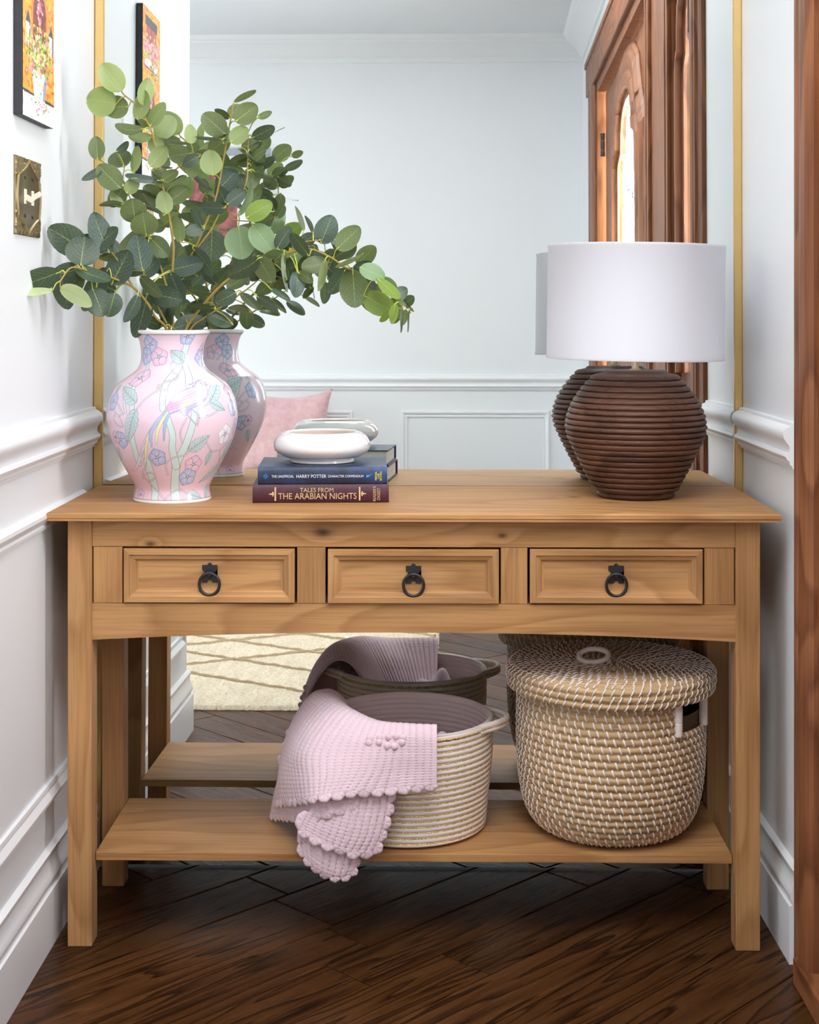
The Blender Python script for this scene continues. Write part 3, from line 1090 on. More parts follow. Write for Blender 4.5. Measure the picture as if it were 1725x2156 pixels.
def arch_trim(name, out, off, parent, wid):
    """raised moulding that follows the arched opening"""
    n = len(out)
    yc = sum(p[0] for p in out) / n
    prof = [(0.0, 0.022), (-0.010, 0.026), (-0.012, 0.0), (-0.022, -0.010), (-0.030, -0.012), (-0.030, -0.30), (-0.022, -0.38), (-0.026, -0.5), (-0.026, -0.72), (-0.014, -0.84), (-0.016, -0.92), (-0.006, -1.0), (0.012, -1.0), (0.012, 0.022)]
    P = np.array(out)
    v = []
    for i in range(n):
        a = P[i - 1] if i else P[0]
        b = P[(i + 1) % n] if i < n - 1 else P[-1]
        t = b - a
        if np.linalg.norm(t) < 1e-9:
            t = np.array([0, 1.0])
        t = t / np.linalg.norm(t)
        nn = np.array([-t[1], t[0]])
        if i in (0, n - 1):
            nn = np.array([-1.0 if i == 0 else 1.0, 0])
        for (o_, s) in prof:
            q = P[i] + nn * s * (wid if s < 0 else 1.0)
            v.append((xr(q[0], off + o_), q[0], q[1]))
    m = len(prof)
    f = []
    for i in range(n - 1):
        for k in range(m):
            f.append((i * m + k, i * m + (k + 1) % m, (i + 1) * m + (k + 1) % m, (i + 1) * m + k))
    f += [tuple(range(m)), tuple((n - 1) * m + k for k in range(m))[::-1]]
    o = mesh(name, v, f, MZ, parent)
    fixn(o)
    return o


def glazed(y0, y1, z0, z1, yc, hw, ztop, zbot, rise, off, nm, wid):
    out = arch_outline(yc, hw, ztop, zbot, rise)
    slab = leaf_with_arch(nm, y0, y1, z0, z1, out, off, off + 0.028, door)
    arch_trim('arch_trim', out, off, slab, wid)
    gv = [(xr(y, off + 0.012), y, z) for (y, z) in out]
    mesh('glass_pane', gv, [tuple(range(len(gv)))], GLASS, slab)
    mb = MB()
    for q in (-0.45, 0.0, 0.45):
        pts = []
        for k in range(25):
            t = k / 24
            z = zbot + 0.02 + (ztop - zbot - 0.10) * t
            y = yc + hw * (q + 0.22 * math.sin(t * 9 + q * 5) * (1 - t * 0.6)) * (1 - 0.35 * t)
            pts.append((xr(y, off + 0.010), y, z))
        mb.tube(pts, 0.0022, 6)
    for zz in (0.3, 0.6):
        pts = []
        for k in range(13):
            t = k / 12
            y = yc - hw * 0.9 + 1.8 * hw * t
            pts.append((xr(y, off + 0.010), y, zbot + (ztop - zbot) * zz + 0.05 * math.sin(t * 6)))
        mb.tube(pts, 0.0022, 6)
    mb.build('leaded_came', LEAD, slab)
    mbp = MB()
    skewbox(mbp, off - 0.008, off + 0.01, yc - hw - 0.03, yc + hw + 0.03, 0.20, zbot - 0.22, bev=0.007)
    mbp.build('lower_panel', MZ, slab)
    return slab


leafo = glazed(-3.44, -1.67, 0.045, 2.15, -2.43, 0.41, 1.99, 1.00, 0.15, 0.03, 'door_leaf', 0.16)
glazed(-1.10, -0.605, 0.045, 2.15, -0.845, 0.14, 1.99, 0.98, 0.13, 0.03, 'sidelight', 0.06)
mb = MB()
for hz in (1.93, 1.15, 0.35):
    hy = -3.45
    mb.tube([(xr(hy, 0.018), hy, hz - 0.05 + 0.01 * k) for k in range(11)], [0.011 if k not in (3, 7) else 0.0095 for k in range(11)], 8)
mb.build('hinge', plain('dark_bronze', (0.05, 0.035, 0.025), 0.4, 0.8), leafo)

# ================================================================== console table
TX, TZ = -0.034, 0.767
tab = thing('console_table', 'long honey pine console table with three drawers standing before the mirror', 'table', (TX, -0.2, 0))
YFR = -0.40
# top: rounded nose with a small step
prof = [(0.0, 0.7520), (0.0, 0.7560), (-0.0015, 0.7575), (-0.0015, 0.7640), (0.0005, 0.7662), (0.0035, 0.7670)]
hx0, hx1, hy0, hy1 = TX - 0.638, TX + 0.638, YFR + 0.0015, 0.0045
v = []
for (ins, z) in prof:
    for (x, y) in ((hx0 + ins, hy0 + ins), (hx1 - ins, hy0 + ins), (hx1 - ins, hy1 - max(ins, 0)), (hx0 + ins, hy1 - max(ins, 0))):
        v.append((x, y, z))
f = [(3, 2, 1, 0)]
for i in range(len(prof) - 1):
    for k in range(4):
        k2 = (k + 1) % 4
        f.append((i * 4 + k, i * 4 + k2, i * 4 + 4 + k2, i * 4 + 4 + k))
n = (len(prof) - 1) * 4
f.append((n, n + 1, n + 2, n + 3))
mesh('tabletop', v, f, PTOP, tab)

LX0, LX1 = TX - 0.6075, TX + 0.6075
LW = 0.0425
for (a, b) in ((LX0, LX0 + LW), (LX1 - LW, LX1)):
    MB().box(a, b, -0.375, -0.330, 0, 0.752, 0.0018).build('leg', PZ, tab)
    MB().box(a, b, -0.100, -0.057, 0, 0.752, 0.0018).build('leg', PZ, tab)
ix0, ix1 = LX0 + LW, LX1 - LW
FR = -0.371          # face of the frame between the legs
MB().box(ix0, ix1, FR, FR + 0.022, 0.7035, 0.752, 0.0012).build('top_rail', PKNOT, tab)
# lower rail with a shallow arch cut in its underside
mb = MB()
n = 48
pts = []
for i in range(n + 1):
    t = i / n
    s = (t - 0.5) * 2
    z = 0.5535 - 0.0145 * max(0.0, abs(s)) ** 2.2
    pts.append((ix0 + (ix1 - ix0) * t, z))
v, f = [], []
for (x, z) in pts:
    v += [(x, FR, z), (x, FR, 0.6035), (x, FR + 0.022, 0.6035), (x, FR + 0.022, z)]
for i in range(n):
    for k in range(4):
        k2 = (k + 1) % 4
        f.append((i * 4 + k, i * 4 + k2, i * 4 + 4 + k2, i * 4 + 4 + k))
f += [(3, 2, 1, 0), (n * 4, n * 4 + 1, n * 4 + 2, n * 4 + 3)]
o = mesh('lower_rail', v, f, PX, tab)
fixn(o)
for (a, b) in ((ix0 + 0.002, -0.5455), (-0.2375, -0.1875), (0.1205, 0.1675), (0.477, ix1 - 0.002)):
    MB().box(a, b, FR + 0.001, FR + 0.021, 0.6040, 0.7030, 0.0012).build('stile', PZ, tab)
for (a, b) in ((LX0 + 0.008, LX0 + 0.028), (LX1 - 0.028, LX1 - 0.008)):
    MB().box(a, b, -0.330, -0.100, 0.5535, 0.752, 0.001).build('side_panel', PY, tab)
MB().box(ix0, ix1, -0.078, -0.062, 0.5535, 0.752, 0.001).build('back_panel', PX, tab)
MB().box(ix0, ix1, -0.350, -0.078, 0.5950, 0.6035).build('drawer_base', PX, tab)
MB().box(ix0 + 0.001, ix1 - 0.001, -0.3483, -0.0545, 0.1422, 0.1571, 0.0015).build('shelf', PX, tab)


def ring_pull(dr, cx, cz, fy):
    # notched backplate
    w_, h_ = 0.0135, 0.0155
    z0 = cz + 0.016
    R = 0.0052
    out = []
    # plate outline with bites taken from the middle of each side
    def bite(p, q, c, rad, k=5):
        a0 = math.atan2(p[1] - c[1], p[0] - c[0])
        a1 = math.atan2(q[1] - c[1], q[0] - c[0])
        while a1 - a0 > PI:
            a1 -= 2 * PI
        while a1 - a0 < -PI:
            a1 += 2 * PI
        return [(c[0] + rad * math.cos(a0 + (a1 - a0) * i / k), c[1] + rad * math.sin(a0 + (a1 - a0) * i / k)) for i in range(k + 1)]
    out += [(-w_, h_)] + bite((-0.004, h_), (0.004, h_), (0, h_), 0.004) + [(w_, h_)]
    out += [(w_, h_ - 0.008), (w_ - 0.0045, h_ - 0.0125), (w_ - 0.0045, -h_ + 0.0125), (w_, -h_ + 0.008), (w_, -h_)]
    out += bite((0.0045, -h_), (-0.0045, -h_), (0, -h_), 0.0045) + [(-w_, -h_), (-w_, -h_ + 0.008), (-w_ + 0.0045, -h_ + 0.0125), (-w_ + 0.0045, h_ - 0.0125), (-w_, h_ - 0.008)]
    bm = bmesh.new()
    vs = [bm.verts.new((cx + x, fy, z0 + z)) for x, z in out]
    bm.faces.new(vs)
    bmesh.ops.triangulate(bm, faces=bm.faces[:])
    r = bmesh.ops.extrude_face_region(bm, geom=bm.faces[:])
    for g in r['geom']:
        if isinstance(g, bmesh.types.BMVert):
            g.co.y -= 0.0022
    bmesh.ops.recalc_face_normals(bm, faces=bm.faces)
    mb = MB()
    mb.bm(bm)
    mb.sphere((cx, fy - 0.005, z0 - 0.001), 0.0062, 12)
    mb.tube([(cx, fy, z0 - 0.001), (cx, fy - 0.009, z0 - 0.001)], 0.003, 8)
    pl = mb.build('pull_plate', BLACK, dr, True)
    pts = []
    for k in range(40):
        t = 2 * PI * k / 40
        pts.append((cx + 0.0178 * math.sin(t), fy - 0.0085 + 0.003 * (1 - math.cos(t)) / 2, cz - 0.0015 + 0.0195 * math.cos(t)))
    MB().tube(pts, 0.0028, 10, closed=True).build('pull_ring', BLACK, dr, True)


def drawer(x0, x1, z0, z1, fy, tilt=0.0):
    rings = [(0.0, 0.022), (0.0, 0.0016), (0.0014, 0.0), (0.0105, 0.0), (0.0112, 0.0022), (0.0125, 0.0030), (0.0185, 0.0046), (0.0205, 0.0068), (0.0212, 0.0092), (0.0245, 0.0096)]
    v, f = [], []
    for (i, d) in rings:
        for (x, z) in ((x0 + i, z0 + i), (x1 - i, z0 + i), (x1 - i, z1 - i), (x0 + i, z1 - i)):
            v.append((x, fy + d, z))
    m = len(rings)
    fm = []
    for i in range(m - 1):
        for k in range(4):
            k2 = (k + 1) % 4
            f.append((i * 4 + k, i * 4 + k2, i * 4 + 4 + k2, i * 4 + 4 + k))
            fm.append(0 if k in (0, 2) else 1)
    n = (m - 1) * 4
    f.append((n, n + 1, n + 2, n + 3))
    fm.append(0)
    # box behind the front
    k = len(v)
    bx0, bx1, by0, by1, bz0, bz1 = x0 + 0.004, x1 - 0.004, fy + 0.02, -0.085, z0 + 0.004, z1 - 0.006
    v += [(bx0, by0, bz0), (bx1, by0, bz0), (bx1, by1, bz0), (bx0, by1, bz0), (bx0, by0, bz1), (bx1, by0, bz1), (bx1, by1, bz1), (bx0, by1, bz1)]
    for q in ((3, 2, 1, 0), (4, 5, 6, 7), (0, 1, 5, 4), (1, 2, 6, 5), (2, 3, 7, 6), (3, 0, 4, 7)):
        f.append(tuple(i + k for i in q))
        fm.append(0)
    d = mesh('drawer', v, f, None, tab, mats=[PX, PZ], fmat=fm)
    ring_pull(d, (x0 + x1) / 2 + 0.0005, z0 + 0.034, fy + 0.0096)
    return d


drawer(-0.5425, -0.2415, 0.6055, 0.7005, -0.3765)
drawer(-0.1830, 0.1170, 0.6050, 0.7000, -0.3775)
drawer(0.1715, 0.4735, 0.6060, 0.7010, -0.3765)

# ================================================================== table lamp
LXc, LYc = 0.385, -0.160
lamp = thing('table_lamp', 'table lamp with white drum shade on a dark ribbed wooden base', 'lamp', (LXc, LYc, TZ))
DARKWOOD = wood('dark_turned_wood', 0, rings=14, rough=0.42, fine=0.45, light=(0.155, 0.072, 0.045), mid=(0.122, 0.054, 0.034), dark=(0.058, 0.026, 0.018), wob=0.8)
key = [(0.002, 0.0725), (0.029, 0.0860), (0.059, 0.1020), (0.086, 0.1150), (0.110, 0.1265), (0.132, 0.1318), (0.153, 0.1290), (0.177, 0.1200), (0.196, 0.1080), (0.215, 0.0930), (0.231, 0.0770), (0.239, 0.0600)]
kz = [a for a, b in key]
kr = [b for a, b in key]
prof = [(0.0, 0.0), (0.062, 0.0), (0.070, 0.0015), (0.0735, 0.005), (0.0735, 0.009), (0.071, 0.012)]
NRB = 21
zz0, zz1 = 0.012, 0.2325
for i in range(NRB):
    za, zb = zz0 + (zz1 - zz0) * i / NRB, zz0 + (zz1 - zz0) * (i + 1) / NRB
    for k in range(7):
        t = k / 7
        z = za + (zb - za) * t
        r = np.interp(z, kz, kr) - 0.0030 + 0.0055 * math.sqrt(max(0, 1 - (2 * t - 1) ** 2))
        prof.append((r, z))
prof += [(0.0615, 0.2340), (0.0595, 0.2370), (0.055, 0.2390), (0.012, 0.2390), (0.0, 0.2390)]
v, f = lathe([(max(r, 0.0003), z + TZ) for r, z in prof], 96, (LXc, LYc), True, True)
mesh('lamp_base', v, f, DARKWOOD, lamp, True, sharp=50)
mb = MB()
v, f = lathe([(0.012, TZ + 0.2385), (0.012, TZ + 0.2410), (0.0068, TZ + 0.2420), (0.0068, TZ + 0.285), (0.0105, TZ + 0.287), (0.0105, TZ + 0.33), (0.006, TZ + 0.332), (0.0025, TZ + 0.335), (0.0025, TZ + 0.468), (0.0005, TZ + 0.468)], 24, (LXc, LYc))
mb.add(v, f)
o = mb.build('stem', plain('satin_brass', (0.62, 0.50, 0.32), 0.3, 1.0), lamp, True)
o['label'] = 'slim satin brass stem'
MB().sphere((LXc, LYc, TZ + 0.474), 0.008, 14, sc=(1, 1, 0.8)).tube([(LXc, LYc, TZ + 0.464), (LXc, LYc, TZ + 0.47)], 0.006, 10).build('finial', plain('dark_finial', (0.03, 0.02, 0.016), 0.4), lamp, True)


def linen():
    m, nt, b = new_mat('white_linen_shade')
    co = objco(nt)
    n1 = noise(nt, mapping(nt, co, (900, 900, 60)), 1, 2)
    n2 = noise(nt, mapping(nt, co, (60, 60, 900)), 1, 2)
    s = mth(nt, 'ADD', n1, n2)
    lk(nt, mixc(nt, mth(nt, 'MULTIPLY', s, 0.5), (0.81, 0.815, 0.86), (0.86, 0.865, 0.905)), b.inputs['Base Color'])
    b.inputs['Roughness'].default_value = 0.85
    b.inputs['Sheen Weight'].default_value = 0.15
    bump(nt, b, s, 0.15, 0.0006)
    tl = nd(nt, 'ShaderNodeBsdfTranslucent')
    tl.inputs[0].default_value = (0.86, 0.86, 0.89, 1)
    mx = nd(nt, 'ShaderNodeMixShader')
    mx.inputs[0].default_value = 0.46
    out = [n for n in nt.nodes if n.type == 'OUTPUT_MATERIAL'][0]
    lk(nt, b.outputs[0], mx.inputs[1])
    lk(nt, tl.outputs[0], mx.inputs[2])
    lk(nt, mx.outputs[0], out.inputs[0])
    return m


SR = 0.1665
sz0, sz1 = 1.0270, 1.2415
prof = [(SR - 0.0022, sz0 + 0.001), (SR - 0.0012, sz0), (SR + 0.0006, sz0 + 0.0005), (SR + 0.0010, sz0 + 0.004), (SR, sz0 + 0.0055), (SR, sz1 - 0.0055), (SR + 0.0010, sz1 - 0.004), (SR + 0.0006, sz1 - 0.0005), (SR - 0.0012, sz1), (SR - 0.0022, sz1 - 0.001), (SR - 0.0022, sz0 + 0.001)]
v, f = lathe(prof, 128, (LXc, LYc), False)
ca, sa = math.cos(0.014), math.sin(0.014)
vv = []
for (x, y, z) in v:      # the shade sits a touch crooked
    dx, dz = x - LXc, z - 1.134
    vv.append((LXc + dx * ca + dz * sa, y, 1.134 + dz * ca - dx * sa))
sh = mesh('lamp_shade', vv, f, linen(), lamp, True, sharp=60)
sh['label'] = 'white linen drum shade'
mb = MB()
for k in range(3):
    t = 2 * PI * k / 3 + 0.4
    p = (LXc + 0.165 * math.cos(t), LYc + 0.165 * math.sin(t), 1.2335 - 0.165 * math.cos(t) * 0.014)
    mb.tube([(LXc, LYc, 1.222), (LXc + 0.08 * math.cos(t), LYc + 0.08 * math.sin(t), 1.2225), p], 0.0016, 6)
mb.build('shade_spider', BRASS, lamp, True)

# ================================================================== books and bowl
PAGES = paint('book_pages', (0.62, 0.60, 0.55), 0.8, 0.1)


def paper():
    m, nt, b = new_mat('page_block')
    co = objco(nt)
    n1 = noise(nt, mapping(nt, co, (4, 4, 2600)), 1, 1)
    lk(nt, ramp(nt, n1, [(0.3, (0.55, 0.54, 0.50)), (0.7, (0.80, 0.79, 0.75))]), b.inputs['Base Color'])
    b.inputs['Roughness'].default_value = 0.8
    return m


PAGE = paper()


def blotchy(name, a, b_, c_, rough, sc=14):
    m, nt, b = new_mat(name)
    co = objco(nt)
    n1 = noise(nt, co, sc, 4, 0.6, 0.4)
    n2 = noise(nt, co, sc * 9, 3)
    c = ramp(nt, n1, [(0.33, a), (0.52, b_), (0.68, c_)])
    c = mixc(nt, 1.0, c, ramp(nt, n2, [(0.3, (0.8, 0.8, 0.8)), (0.7, (1.15, 1.15, 1.15))]), 'MULTIPLY')
    lk(nt, c, b.inputs['Base Color'])
    b.inputs['Roughness'].default_value = rough
    return m


def book(name, label, cx, fy, z0, W, Dp, T, rot, cover, group=None):
    """spine towards the viewer; local x along the spine, local y into the page block"""
    b = thing(name, label, 'book', (cx, fy, z0), group, rot)
    mb = MB()
    t = 0.0028
    mb.box(-W / 2, W / 2, 0.0035, Dp, 0, t, 0.0009).box(-W / 2, W / 2, 0.0035, Dp, T - t, T, 0.0009)
    # gently rounded spine
    n = 14
    v, f = [], []
    for i in range(n + 1):
        a = i / n
        y = 0.0035 - 0.0045 * math.sin(PI * a) ** 0.6
        v += [(-W / 2, y, T * a), (W / 2, y, T * a)]
    for i in range(n):
        f.append((2 * i, 2 * i + 1, 2 * i + 3, 2 * i + 2))
    k = len(v)
    v += [(-W / 2, 0.007, T * i / n) for i in range(n + 1)] + [(W / 2, 0.007, T * i / n) for i in range(n + 1)]
    for i in range(n):
        f.append((2 * i, 2 * i + 2, k + i + 1, k + i))
        f.append((2 * i + 1, k + n + 1 + i, k + n + 2 + i, 2 * i + 3))
        f.append((k + i, k + i + 1, k + n + 2 + i, k + n + 1 + i))
    mb.add(v, f)
    mb.build('cover', cover, b, local=True)
    MB().box(-W / 2 + 0.004, W / 2 - 0.004, 0.0062, Dp - 0.004, t * 0.9, T - t * 0.9).build('page_block', PAGE, b, local=True)
    return b


GOLD = plain('gold_foil', (0.70, 0.50, 0.27), 0.42, 0.35, 0.12, 300)
WHITE_INK = plain('white_ink', (0.78, 0.80, 0.83), 0.5)
YELLOW_INK = plain('yellow_ink', (0.80, 0.66, 0.06), 0.5)
BLUE_INK = plain('bright_blue_ink', (0.05, 0.27, 0.72), 0.5)
MAROON = blotchy('maroon_cloth', (0.050, 0.008, 0.017), (0.060, 0.010, 0.021), (0.072, 0.014, 0.027), 0.5)
NAVY = blotchy('navy_print', (0.008, 0.013, 0.030), (0.016, 0.030, 0.078), (0.026, 0.055, 0.165), 0.42, 16)

T1, T2 = 0.0335, 0.0318
R1 = math.atan2(0.014, 0.249)
b1 = book('maroon_book', 'thick maroon hardback with gilt spine lettering at the bottom of the stack', -0.2035, -0.2645, TZ, 0.249, 0.192, T1, R1, MAROON)
FS = -0.0014          # just proud of the spine


def spine_text(b, body, size, mat, x, z, width, rotz=0.0):
    rm = Matrix.Rotation(PI / 2, 4, 'X') @ Matrix.Rotation(rotz, 4, 'Z')
    return text('spine_lettering', body, size, mat, b, Vector((x, FS, z)), ext=0.0004, width=width, rm=rm)


spine_text(b1, 'TALES FROM', 0.0112, GOLD, -0.0073, 0.0235, 0.061)
spine_text(b1, 'THE ARABIAN NIGHTS', 0.0160, GOLD, -0.006, 0.0122, 0.143)
spine_text(b1, "READER'S", 0.0076, GOLD, 0.0985, 0.0165, 0.0270, PI / 2)
spine_text(b1, 'DIGEST', 0.0076, GOLD, 0.1060, 0.0160, 0.0220, PI / 2)
for s in (-1, 1):
    mb = MB()
    xb = -0.0830 if s < 0 else 0.0710
    mb.box(xb - 0.0014, xb + 0.0014, FS - 0.0006, FS + 0.002, 0.0045, 0.0290)
    for (dx, dz, r) in ((0.0045 * s, 0, 0.0020), (0.0075 * s, 0.0, 0.0016), (0.0045 * s, 0.0030, 0.0013), (0.0045 * s, -0.0030, 0.0013), (0.0105 * s, 0, 0.0011)):
        mb.sphere((xb + dx, FS, 0.0167 + dz), r, 8, sc=(1.2, 0.35, 1))
    mb.build('spine_ornament', GOLD, b1, local=True)

b2 = book('navy_book', 'navy blue hardback with white spine lettering under the white bowl', -0.2005, -0.2625, TZ + T1, 0.2365, 0.190, T2, R1 * 0.9, NAVY)
spine_text(b2, 'THE UNOFFICIAL', 0.0066, WHITE_INK, -0.0727, 0.0150, 0.0405)
spine_text(b2, 'HARRY POTTER', 0.0086, WHITE_INK, -0.0208, 0.0150, 0.0545)
spine_text(b2, 'CHARACTER COMPENDIUM', 0.0061, WHITE_INK, 0.0426, 0.0150, 0.0650)
for i, wd in enumerate(('MEDIA', 'LAB', 'BOOKS')):
    spine_text(b2, wd, 0.0052, YELLOW_INK, 0.0980 + 0.0044 * i, 0.0152, (0.0155, 0.0092, 0.0165)[i], PI / 2)
mb = MB()
for k in range(8):          # little star on the left of the spine
    a = PI * k / 4
    L = 0.0068 if k % 2 == 0 else 0.0052
    c, s = math.cos(a), math.sin(a)
    w_ = 0.0007
    mb.add([(-0.1040 + 0.0016 * c - w_ * s, FS - 0.0004, 0.0155 + 0.0016 * s + w_ * c), (-0.1040 + L * c, FS - 0.0004, 0.0155 + L * s), (-0.1040 + 0.0016 * c + w_ * s, FS - 0.0004, 0.0155 + 0.0016 * s - w_ * c)], [(0, 1, 2)])
o = mb.build('spine_star', BLUE_INK, b2, local=True)
o['label'] = 'bright blue star emblem'
mb = MB()
# slanting bolt on the right
bolt = [(-0.0065, -0.0030), (0.0010, 0.0002), (-0.0005, 0.0012), (0.0068, 0.0036), (0.0005, 0.0030), (0.0012, 0.0020), (-0.0058, 0.0022)]
mb.add([(0.0862 + x, FS - 0.0004, 0.0153 + z) for x, z in bolt], [tuple(range(7))])
o = mb.build('spine_bolt', BLUE_INK, b2, local=True)
o['label'] = 'bright blue bolt emblem'
# pale ring printed round the bowl's place on the cover
mb = MB()
RING = plain('silver_ring_ink', (0.16, 0.19, 0.26), 0.4)
for r0, wd in ((0.074, 0.0016), (0.079, 0.0008), (0.0695, 0.0006)):
    v, f = [], []
    for k in range(97):
        a = 2 * PI * k / 96
        for r in (r0 - wd, r0 + wd):
            v.append((0.0 + r * math.cos(a), 0.098 + r * math.sin(a), T2 + 0.00025))
    for k in range(96):
        f.append((2 * k, 2 * k + 1, 2 * k + 3, 2 * k + 2))
    mb.add(v, f)
mb.build('cover_ring', RING, b2, local=True)

BX, BY, BZ = -0.2085, -0.164, TZ + T1 + T2 + 0.0004
bowl = thing('ceramic_bowl', 'glossy white squat ceramic bowl sitting on the two books', 'bowl', (BX, BY, BZ))
out = smooth_prof([(0.0560, 0.0), (0.0605, 0.0010), (0.0600, 0.0045), (0.0605, 0.0065), (0.0760, 0.0125), (0.0885, 0.0225), (0.0915, 0.0330), (0.0870, 0.0450), (0.0785, 0.0530), (0.0715, 0.0565), (0.0670, 0.0573), (0.0640, 0.0560)], 5)
inn = smooth_prof([(0.0640, 0.0560), (0.0640, 0.0530), (0.0720, 0.0450), (0.0800, 0.0340), (0.0740, 0.0180), (0.0500, 0.0080), (0.0010, 0.0065)], 5)
v, f = lathe([(r, z + BZ) for r, z in out], 96, (BX, BY))
GLAZE = plain('white_glaze', (0.86, 0.85, 0.855), 0.12, 0.0, 0.01, 8, coat=0.6)
mesh('bowl_body', v, f, GLAZE, bowl, True, sharp=50)
v, f = lathe([(r, z + BZ) for r, z in inn], 96, (BX, BY), False, True)
o = mesh('bowl_inside', v, f, plain('peach_glaze', (0.80, 0.70, 0.64), 0.15, 0.0, 0.01, 8, coat=0.5), bowl, True)
o['label'] = 'pale peach glazed inside'
fixn(o)

# ================================================================== painted vase
VX, VY = -0.484, -0.217
KPX = 1133 * 4.539
raw = [(110, 348), (113, 356), (122, 361), (140, 358), (150, 349), (158, 341), (180, 328), (240, 307), (330, 296), (420, 302), (490, 338), (560, 430), (640, 530), (760, 594), (900, 621), (1000, 616), (1130, 586),
       (1270, 528), (1420, 450), (1540, 384), (1605, 356), (1650, 356), (1712, 371), (1730, 370), (1738, 362)]


def zc(y):
    return 1.1227 - ((670 + y / 4.539) - 649.5) / 1133


pp = smooth_prof([(hw / KPX, zc(y)) for y, hw in raw], 8)[::-1]
P = np.array(pp)
arc = np.concatenate([[0], np.cumsum(np.linalg.norm(np.diff(P, axis=0), axis=1))])
NZ, NT = 400, 960
ss = np.linspace(0, arc[-1], NZ)
RR = np.interp(ss, arc, P[:, 0])
ZZ = np.interp(ss, arc, P[:, 1])
zord = np.argsort(P[:, 1])
R_of = lambda z: np.interp(z, P[zord, 1], P[zord, 0])
TH = (np.arange(NT) / NT * 2 * PI)[None, :]
THW = (TH + PI) % (2 * PI) - PI
C = np.empty((NZ, NT, 3), np.float32)
hh = (ZZ - ZZ[0]) / (ZZ[-1] - ZZ[0])
pink = np.array(srgb(224, 200, 212))
pink2 = np.array(srgb(222, 187, 200))
C[:] = (pink2[None] + (pink - pink2)[None] * np.clip(hh / 0.45, 0, 1)[:, None])[:, None, :]
INK = np.array(srgb(84, 88, 100))
MINT = np.array(srgb(200, 217, 214))
LEAFC = np.array(srgb(184, 202, 204))
BLUEF = np.array(srgb(160, 170, 212))
PINKF = np.array(srgb(220, 170, 196))
WHITEF = np.array(srgb(236, 232, 236))
UZ = ZZ[:, None]
UR = RR[:, None]
PX_ = 1.0 / (1133 * 4.539)      # one unit of the drawing in metres


def front(x, y):
    """drawing coordinates (front elevation of the vase) -> angle and height on the vase"""
    z, th = zc(y), 0.0
    ix, iy = 200 + x / 4.539, 670 + y / 4.539
    for _ in range(8):
        r = float(R_of(z))
        s = min(0.985, max(-0.985, th))
        dep = 2.9959 + VY - r * math.sqrt(1 - s * s)
        z = 1.1227 - (iy - 649.5) / (3148 / dep)
        X = (ix - 862.5) / 3148 * dep - 0.0151 * dep
        r = float(R_of(z))
        th = (X - VX) / r
    return math.asin(min(0.985, max(-0.985, th))), z


def over(mask, col):
    global C
    m = np.clip(mask, 0, 1)[..., None]
    C = C * (1 - m) + np.asarray(col, np.float32) * m


AA = 0.00045
LW_ = 0.00058


def fillm(d):
    return np.clip(0.5 - d / AA, 0, 1)


def linem(d, w):
    return np.clip(0.5 - (np.abs(d) - w / 2) / AA, 0, 1)


def window(th0, z0, rad):
    rows = np.where(np.abs(ZZ - z0) < rad)[0]
    if len(rows) == 0:
        return None
    return slice(rows[0], rows[-1] + 1)


class Sub:
    """work only on a band of rows and columns"""

    def __init__(s, ths, zs, pad):
        z0, z1 = min(zs) - pad, max(zs) + pad
        rows = np.where((ZZ >= z0) & (ZZ <= z1))[0]
        s.ok = len(rows) > 0
        if not s.ok:
            return
        s.r = slice(rows[0], rows[-1] + 1)
        rm = max(0.03, RR[s.r].min())
        a0, a1 = min(ths) - pad / rm, max(ths) + pad / rm
        i0, i1 = int(math.floor(a0 / (2 * PI) * NT)), int(math.ceil(a1 / (2 * PI) * NT))
        s.cols = np.arange(i0, i1 + 1) % NT
        s.th = (np.arange(i0, i1 + 1) / NT * 2 * PI)[None, :]
        s.z = ZZ[s.r][:, None]
        s.rr = RR[s.r][:, None]

    def put(s, mask, col):
        m = np.clip(mask, 0, 1)[..., None]
        blk = C[s.r][:, s.cols]
        col = np.asarray(col, np.float32)
        tmp = blk * (1 - m) + col * m
        rows = np.arange(s.r.start, s.r.stop)
        C[np.ix_(rows, s.cols)] = tmp


def flower(th, z, rad, col, rot=0.0, squash=1.0):
    s = Sub([th], [z], rad * 1.4)
    if not s.ok:
        return
    x = (s.th - th) * s.rr / squash
    y = s.z - z
    rho = np.hypot(x, y)
    light = np.array(srgb(226, 226, 236))
    for k in range(5):
        a = rot + k * 2 * PI / 5
        cx, cy = math.cos(a) * rad * 0.56, math.sin(a) * rad * 0.56
        lx = (x - cx) * math.cos(a) + (y - cy) * math.sin(a)
        ly = -(x - cx) * math.sin(a) + (y - cy) * math.cos(a)
        ang = np.arctan2(ly, lx)
        d = np.hypot(lx / 0.92, ly) - rad * (0.46 + 0.03 * np.cos(5 * ang))
        t = np.clip(rho / rad, 0, 1)[..., None]
        cc = light * (1 - t) * 0.80 + np.asarray(col) * (0.20 + 0.80 * t)
        s.put(fillm(d), cc)
        s.put(linem(d, LW_), INK)
    for k in range(5):
        a = rot + (k + 0.5) * 2 * PI / 5
        for q in (-0.16, 0.16):
            b = a + q
            lx = x * math.cos(b) + y * math.sin(b)
            ly = -x * math.sin(b) + y * math.cos(b)
            s.put(linem(ly, LW_ * 0.8) * (lx > 0.0008) * (lx < rad * 0.42), INK)
    s.put(fillm(rho - rad * 0.09), light)
    s.put(linem(rho - rad * 0.09, LW_ * 0.8), INK)


